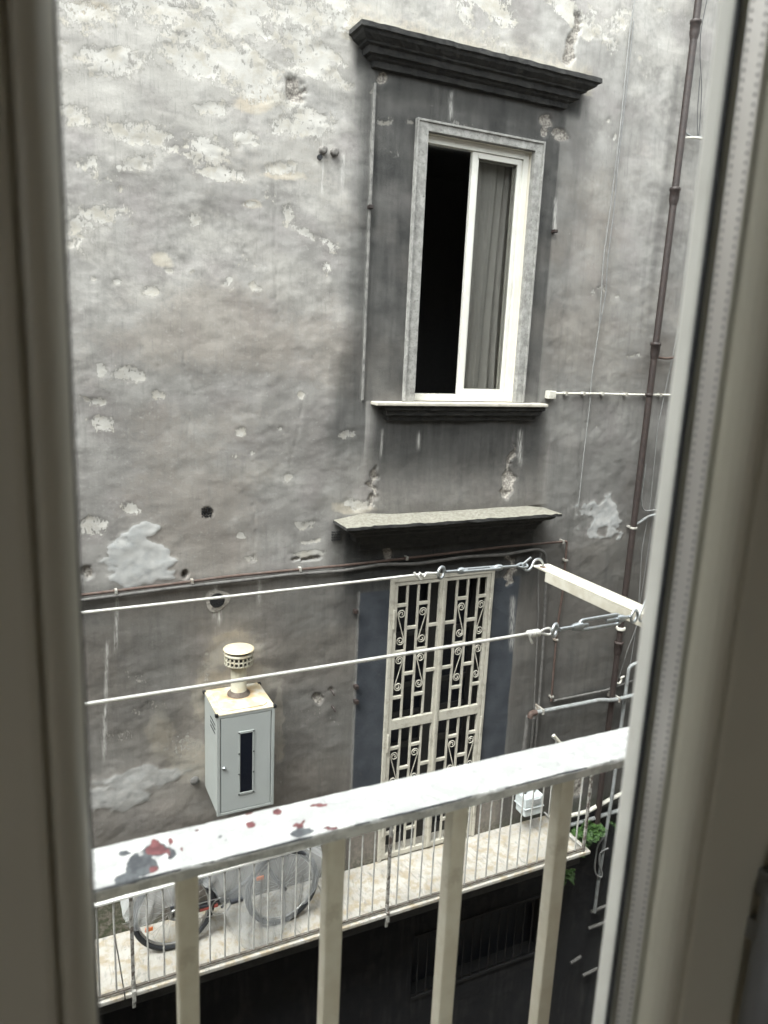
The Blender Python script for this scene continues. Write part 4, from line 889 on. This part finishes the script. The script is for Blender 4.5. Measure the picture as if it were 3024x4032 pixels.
# ================================================================== OUR RAILING (seen just outside the window)
our = thing('window_railing', 'white railing with peeling flat handrail and square bars just outside the glass', 'railing', (.5, .68, -1.5))
RY0, RY1, RZ = .652, .716, -.5
def handrail():
    xs = np.arange(-.9, 2.2, .004); ys = np.linspace(RY0, RY1, 18)
    prof = [(RY0+.004, RZ-.0155), (RY0, RZ-.0135), (RY0-.0005, RZ-.0045), (RY0-.0004, RZ-.0030), (RY0, RZ-.0018), (RY0+.0008, RZ-.0006)] + [(y, RZ) for y in [RY0+.0018, RY0+.0030, *ys[2:-1]]] + [(RY1-.0008, RZ-.0012), (RY1, RZ-.004), (RY1, RZ-.0155)]
    n = len(prof); X = np.repeat(xs, n); Y = np.tile([p[0] for p in prof], len(xs)); Z = np.tile([p[1] for p in prof], len(xs))
    u, v, c = project(X, Y, Z); nn = fbm(X*90, Y*90+Z*60, 3, 4); nb = fbm(X*30, Y*60, 13, 4)
    dark = np.zeros_like(X); red = np.zeros_like(X)
    def C7(a, b): return ((200+.7836*a)/1.8228, (3100+.7836*b)/1.8228)
    for (a, b, ra, rb, r_) in [(430, 395, 60, 62, 0), (372, 332, 32, 16, 0), (480, 380, 62, 50, 0), (520, 320, 60, 40, .6), (520, 285, 22, 22, 1), (600, 335, 30, 26, .2), (515, 412, 20, 20, 1), (380, 465, 60, 26, 0), (585, 330, 34, 30, .5),
                               (655, 312, 16, 10, 1), (605, 270, 14, 12, 1), (1005, 188, 26, 16, 1), (992, 130, 20, 8, 1), (1140, 123, 24, 16, 1), (1240, 190, 28, 12, 1), (1275, 172, 14, 9, 1), (1345, 90, 60, 10, .9), (1245, 235, 50, 24, 0), (1280, 222, 40, 14, 0), (1400, 205, 44, 10, .8), (735, 213, 12, 6, .8),
                               (850, 245, 10, 5, .4), (870, 262, 12, 6, .4), (1300, 125, 16, 6, .6)]:
        uu, vv_ = C7(a, b); r = np.hypot((u-uu)/(ra*.43), (v-vv_)/(rb*.43)) + (nn-.5)*.9
        k = 1-ss(.55, 1.25, r); dark = np.maximum(dark, k); red = np.maximum(red*(1-k*(r_ <= .1)*.6), k*r_)
    hole = 0
    for (a, b, ra, rb) in ((572, 345, 16, 12),):
        uu, vv_ = C7(a, b); dark *= 1-(1-ss(.6, 1.1, np.hypot((u-uu)/(ra*.43), (v-vv_)/(rb*.43))))
    edge = (Y < RY0+.0010)*(Z > RZ-.0025)*np.clip(.05+1.0*nb, 0, 1)*(1-.35*ss(950, 1300, u)); dark = np.maximum(dark, np.clip(edge*1.25, 0, .9))
    red = np.maximum(red, .35*(edge > .3)*(nb > .5))
    Zr = Z + (Z > RZ-.002)*((fbm(X*40, Y*80, 5, 3)-.5)*.0012) ; Yr = Y + (fbm(X*60, Z*300, 8, 3)-.5)*.0018*((Y < RY0+.002) | (Y > RY1-.002))
    co = np.stack([X, Yr, Zr], 1); nx = len(xs)
    fs = [(i*n+k, i*n+(k+1) % n, (i+1)*n+(k+1) % n, (i+1)*n+k) for i in range(nx-1) for k in range(n)]
    me = bpy.data.meshes.new('handrail'); me.from_pydata(co.tolist(), [], fs); at = me.color_attributes.new('mA', 'FLOAT_COLOR', 'POINT')
    at.data.foreach_set('color', np.stack([dark, red, np.zeros_like(X), np.ones_like(X)], 1).ravel().astype(np.float32))
    me.update(); return link_mesh('handrail', me, M['rail'], our, False)
handrail()
m = MB(); m.box(0, .0212, .672, .692, -1.49, RZ-.0157, .0030); bar = m.build('bar', M['bar_paint'], our)
cx = [.189*.672, .425*.672, .6475*.672, .8725*.672]
cx = [-.203, -.043, .118, .279, .437, .597, .757, .917, 1.077]
for i, xx in enumerate(cx):
    if i == 0: bar.location.x = xx
    else:
        o = dup(bar); o.location.x = xx
m = MB(); m.box(-.9, 2.2, .668, .696, -1.515, -1.49, .003); m.build('bottom_rail', M['bar_paint'], our)

# ================================================================== CLOTHESLINE ARM, WIRES, TURNBUCKLES
AX0, AX1 = 1.104, 1.150
m = MB()
m.box(AX0, AX1, .72, 1.425, RZ-.0045, RZ, .001); m.box(AX0, AX0+.0045, .72, 1.378, RZ-.027, RZ-.0047, .001)
armo = tag(m.build('clothesline_bracket', M['arm_paint']), 'rust-spotted cream angle iron arm reaching out from the railing', 'bracket arm')
m = MB(); m.lathe((AX0+.012, 1.405, RZ+.0003), [(.0075, 0), (.0065, .0008)], 14); am = m.build('bolt_hole', simple('rusted_hole', (.10, .04, .02), .9), armo)
def wire(y, z, x1, label):
    pts = [(-1.2+(x1+1.2)*k/40, y, z-.010*math.sin(math.pi*k/40)*(1 if k else 1)) for k in range(41)]
    w = MB(); w.tube(pts, .0031, 8); return pts, w
def ring(m, c, r, t, yaw=0.0, tilt=0.0):
    ax = Vector((math.cos(yaw), math.sin(yaw), 0)); ay = Vector((-math.sin(yaw)*math.sin(tilt), math.cos(yaw)*math.sin(tilt), math.cos(tilt)))
    m.tube([Vector(c)+ax*r*math.cos(2*math.pi*k/24)+ay*r*math.sin(2*math.pi*k/24) for k in range(24)], t, 8, closed=True)
def knot(m, x, y, z, turns, r=.0045, L=.022):
    pts = []
    for i in range(turns*10+1):
        t = i/(turns*10); a = 2*math.pi*turns*t; pts.append((x+L*t, y+r*math.cos(a), z+r*math.sin(a)))
    m.tube(pts, .0023, 6)
# near line
ya = 1.06; ze = -.504
m = MB(); m.tube([(-1.2+(.826+1.2)*k/40, ya, -.5035-.008*math.sin(math.pi*k/40)) for k in range(41)], .0030, 8)
knot(m, .823, ya, ze, 5, .0050, .026); m.tube([(.826, ya, ze-.003), (.828, ya-.004, ze-.012), (.832, ya-.003, ze-.018)], .0022, 6)
m.tube(bend([(.848, ya, ze), (.858, ya, ze+.005), (.874, ya+.004, ze+.004), (.878, ya, ze-.001), (.872, ya-.004, ze-.006), (.858, ya, ze-.004), (.848, ya, ze)], .004), .0022, 6)
tag(m.build('clothesline', M['rope'], None), 'white plastic coated clothesline nearer the handrail, knotted to the open turnbuckle', 'clothesline', 'clotheslines')
tb = thing('turnbuckle', 'open frame zinc turnbuckle on the nearer clothesline', 'turnbuckle', (.98, ya, -.5), 'turnbuckles')
m = MB(); ring(m, (.884, ya, ze), .0120, .0032, .55); m.tube([(.895, ya, ze), (.962, ya, -.5025)], .0038, 8); m.build('eye_bolt', M['steel'], tb)
m = MB(); m.tube([(.925, ya, -.504), (.938, ya, -.5035), (.948, ya, -.503)], [.006, .0082, .0075], 10)
for sg in (-1, 1): m.tube(bend([(.938, ya, -.503), (.948, ya+sg*.003, -.502+sg*.0085), (1.038, ya+sg*.003, -.500+sg*.0085), (1.046, ya, -.500)], .008), .0034, 8)
m.tube([(1.034, ya, -.500), (1.044, ya, -.4998), (1.052, ya, -.4995)], [.0075, .0082, .006], 10); m.build('buckle_body', M['steel'], tb)
m = MB(); m.tube([(1.008, ya, -.5005), (1.066, ya, -.499)], .0036, 8); ring(m, (1.079, ya, -.4992), .0125, .0030, .35); m.build('eye_bolt', M['steel'], tb)
m = MB(); m.tube(bend([(1.128, ya+.02, -.470), (1.106, ya+.006, -.482), (1.090, ya-.002, -.497), (1.088, ya-.006, -.508), (1.098, ya-.004, -.512), (1.11, ya+.004, -.505), (1.125, ya+.012, -.4985)], .01), .0024, 8)
tag(m.build('wire_hook', M['steel']), 'bent wire hook tying the near turnbuckle to the arm', 'hook')
# far line
yb = 1.40; zf = -.488
m = MB(); m.tube([(-1.3+(.775+1.3)*k/40, yb, -.4865-.010*math.sin(math.pi*k/40)) for k in range(41)], .0030, 8)
q0 = .775
m.tube([(q0-.012, yb, -.480), (q0-.004, yb-.005, -.491), (q0+.002, yb, -.482), (q0+.012, yb-.004, -.492), (q0+.018, yb, -.484), (q0+.034, yb, -.486)], .0024, 6); m.tube([(q0-.008, yb-.004, -.484), (q0+.002, yb-.006, -.497)], .0024, 6); m.tube([(q0, yb, -.487), (q0+.045, yb, -.4865)], .0026, 6)
tag(m.build('clothesline', M['rope']), 'white plastic coated clothesline farther from the handrail, tied to the slim turnbuckle', 'clothesline', 'clotheslines')
tb2 = thing('turnbuckle', 'slim zinc turnbuckle seen edge on, on the farther clothesline', 'turnbuckle', (.92, yb, -.487), 'turnbuckles')
m = MB(); ring(m, (.832, yb, -.4868), .0130, .0034, .5); m.tube([(.844, yb, -.4865), (.90, yb, -.4875)], .0038, 8); m.build('eye_bolt', M['steel'], tb2)
m = MB(); m.tube([(.876, yb, -.487), (.884, yb, -.4872), (.892, yb, -.4875)], [.0065, .0085, .0065], 10); m.tube([(.975, yb, -.4882), (.984, yb, -.4885), (.993, yb, -.4885)], [.0065, .0085, .0065], 10)
for sg in (-1, 1): m.tube([(.884, yb+sg*.008, -.4872), (.984, yb+sg*.008, -.4885)], .0036, 8)
m.build('buckle_body', M['steel'], tb2)
m = MB(); m.tube([(.96, yb, -.488), (1.035, yb, -.4892)], .0034, 8); m.tube(bend([(1.033, yb, -.4892), (1.048, yb+.006, -.486), (1.062, yb+.004, -.486), (1.066, yb-.004, -.491), (1.052, yb-.008, -.493), (1.038, yb-.002, -.490)], .006), .0028, 8); m.build('eye_bolt', M['steel'], tb2)
m = MB(); m.tube(bend([(1.068, yb-.01, -.468), (1.060, yb-.004, -.478), (1.052, yb, -.488), (1.058, yb, -.500), (1.070, yb, -.5035), (1.082, yb+.003, -.497), (1.088, yb+.006, -.485), (1.098, yb+.008, -.479), (1.110, yb+.006, -.481), (1.117, yb+.005, -.492), (1.117, yb+.005, -.503)], .010), .0028, 8)
tag(m.build('s_hook', M['steel']), 's-shaped zinc hook hung in the rusty hole at the end of the arm', 'hook')

# ================================================================== THE DOOR WE LOOK THROUGH
XA, XB = .0186, .376; ZB, ZT = -1.40, .80; YI, YG, YO = .300, .3205, .3605
door = thing('glazed_door', 'cream framed double glazed balcony door filling both sides of the view', 'door', (.2, .31, -1.47))
m = MB(); zz0, zz1 = ZB-.09, ZT+.09
m.box(XA-.112, XA-.0165, YI, YO, zz0, zz1, .004); m.box(XB+.0165, .470, YI, YO, zz0, zz1, .004)
m.box(XA-.0165, XB+.0165, YI+.001, YO-.001, zz0, ZB-.0165, .003); m.box(XA-.0165, XB+.0165, YI+.001, YO-.001, ZT+.0165, zz1, .003)
m.build('door_leaf', M['cream_sash'], door)
def ringbox(m, x0, x1, z0, z1, prof):      # mitred frame from a profile of (inset, y)
    k = []
    for (d, y) in prof: k.append([(x0+d, y, z0+d), (x1-d, y, z0+d), (x1-d, y, z1-d), (x0+d, y, z1-d)])
    for i in range(len(k)-1):
        for j in range(4):
            j2 = (j+1) % 4; m.add([k[i][j], k[i][j2], k[i+1][j2], k[i+1][j]], [(0, 1, 2, 3)], True)
# glazing bead: groove, rounded nose, face running back to the glass
gx0, gx1, gz0, gz1 = XA-.016, XB+.016, ZB-.016, ZT+.016
m = MB(); ringbox(m, gx0, gx1, gz0, gz1, [(-.0005, .308), (.0012, .308), (.0012, .3035), (.0020, .3022), (.0035, .3018), (.006, .3022), (.009, .3040), (.0115, .3070), (.0135, .3110), (.0150, .3160), (.0158, .3203)])
m.build('glazing_bead', M['cream_sash'], door)
m = MB()
for (d, y0, y1) in ((0, .3254, .3400),): ringbox(m, XA-.0002, XB+.0002, ZB, ZT, [(0.0, y0), (0.0, (y0+y1)/2), (0.0, y1)])
m.build('spacer_bar', M['steel_brush'], door)
m = MB()
z = -.95
while z < .62:
    for yh in (.3278, .3376): m.box(XB-.0005, XB, yh-.0004, yh+.0004, z-.0007, z+.0007)
    z += .0050
m.build('spacer_holes', M['hole'], door)
m = MB(); ringbox(m, XA-.001, XB+.001, ZB-.001, ZT+.001, [(.0016, .3442), (.0034, .3450), (.0034, .3475), (.001, .349)]); m.build('gasket', M['gasket'], door)
m = MB(); ringbox(m, XA-.004, XB+.004, ZB-.004, ZT+.004, [(-.010, .3466), (.0005, .3466), (.0058, .3474), (.0068, .350), (.0068, .358), (.0055, .3605), (-.010, .3606)]); m.build('outer_lip', M['outer_lip'], door)
m = MB()
for y in (.3207, .3402): m.box(XA-.004, XB+.004, y, y+.004, ZB-.004, ZT+.004)
m.build('glass_pane', M['glass'], door)
hg = MB(); hx, hy = .452, .283
hg.tube([(hx, hy, -.345), (hx, hy, -.352), (hx, hy, -.395), (hx, hy, -.396), (hx, hy, -.47), (hx, hy, -.482)], [.006, .0105, .0105, .0115, .0115, .007], 20)
hg.tube([(hx, hy, -.318), (hx, hy, -.345)], [.005, .006], 12)
hg.box(hx-.001, hx+.018, hy+.006, YI+.001, -.365, -.345, .002); hg.box(hx-.004, hx+.014, hy+.006, YI+.001, -.40, -.383, .002)
hg.build('hinge', M['hinge'], door)
df = thing('door_frame', 'fixed cream frame round the glazed door, at the far right edge', 'door frame', (.2, .33, -1.5))
m = MB(); m.box(.474, .53, .292, .372, -1.55, .95, .003); m.box(-.66, -.60, .292, .372, -1.55, .95, .003); m.box(-.60, .474, .294, .370, .893, .95, .003); m.build('frame', M['cream_sash'], df)
# second leaf of the pair, closed, beside the meeting stile
sd_ = thing('second_door_leaf', 'plain cream second leaf left of the glazed door', 'door', (-.35, .33, -1.5)) if False else None
m = MB(); m.box(-.598, -.0955, .302, .358, -1.49, .89, .003)
tag(m.build('closed_shutter_leaf', M['cream_sash']), 'plain closed cream leaf at the far left edge of the view', 'door leaf')

# ================================================================== ROOM AND COURTYARD SHELL
def struct(name, m, mat): return tag(m.build(name, mat), kind='structure')
m = MB(); m.box(-2.6, -.66, .22, .40, -1.55, 1.45); m.box(.53, 2.6, .22, .40, -1.55, 1.45); m.box(-.66, .53, .22, .40, .95, 1.45); m.box(-2.65, -2.6, -3.6, .40, -1.55, 1.45); m.box(2.6, 2.65, -3.6, .40, -1.55, 1.45); m.box(-2.6, -2.3, -3.65, -3.6, -1.55, 1.45); m.box(-1.0, 2.6, -3.65, -3.6, -1.55, 1.45); m.box(-2.3, -1.0, -3.65, -3.6, .90, 1.45); m.box(-2.3, -1.0, -3.65, -3.6, -1.55, -.7)  # opening added in the unseen back wall to daylight the near frames
struct('room_walls', m, M['room'])
m = MB(); m.box(-2.65, 2.65, -3.65, .40, -1.65, -1.55); struct('room_floor', m, simple('room_floor_tiles', (.25, .2, .15), .5, var=.1, scale=4))
m = MB(); m.box(-2.65, 2.65, -3.65, .40, 1.45, 1.55); struct('room_ceiling', m, M['room'])
plain = simple('far_plaster', (.33, .31, .28), .9, var=.25, scale=3, dirt=(.2, .19, .17), dscale=2, damt=.6)
nb = thing('near_building', 'outside wall of the building the photographer stands in', 'building', (0, .4, -11))
HN = 3.0
m = MB(); m.box(-7, -.66, .402, .46, -11, HN); m.box(.53, 10, .402, .46, -11, HN); m.box(-.66, .53, .402, .46, .95, HN); m.box(-.66, .53, .402, .46, -11, -1.56); m.box(-2.0, 2.2, .0, .402, 1.56, 1.8); m.build('facade', plain, nb)
m = MB(); m.box(-.75, .62, .462, .70, -1.60, -1.545, .01); m.build('threshold_slab', M['marble'], nb)
e1 = thing('end_building', 'plain plaster wall closing the left end of the courtyard', 'building', (-7, 3, -11)); m = MB(); m.box(-7.2, -7.0, .4, D+.1, -11, 3.4); m.build('wall', plain, e1)
e2 = thing('end_building', 'plain plaster wall closing the right end of the courtyard', 'building', (10, 3, -11)); m = MB(); m.box(10.0, 10.2, .4, D+.1, -11, 3.4); m.build('wall', plain, e2)
m = MB(); m.box(-40, 40, -30, 40, -11.4, -11.0); struct('courtyard_ground', m, M['ground'])
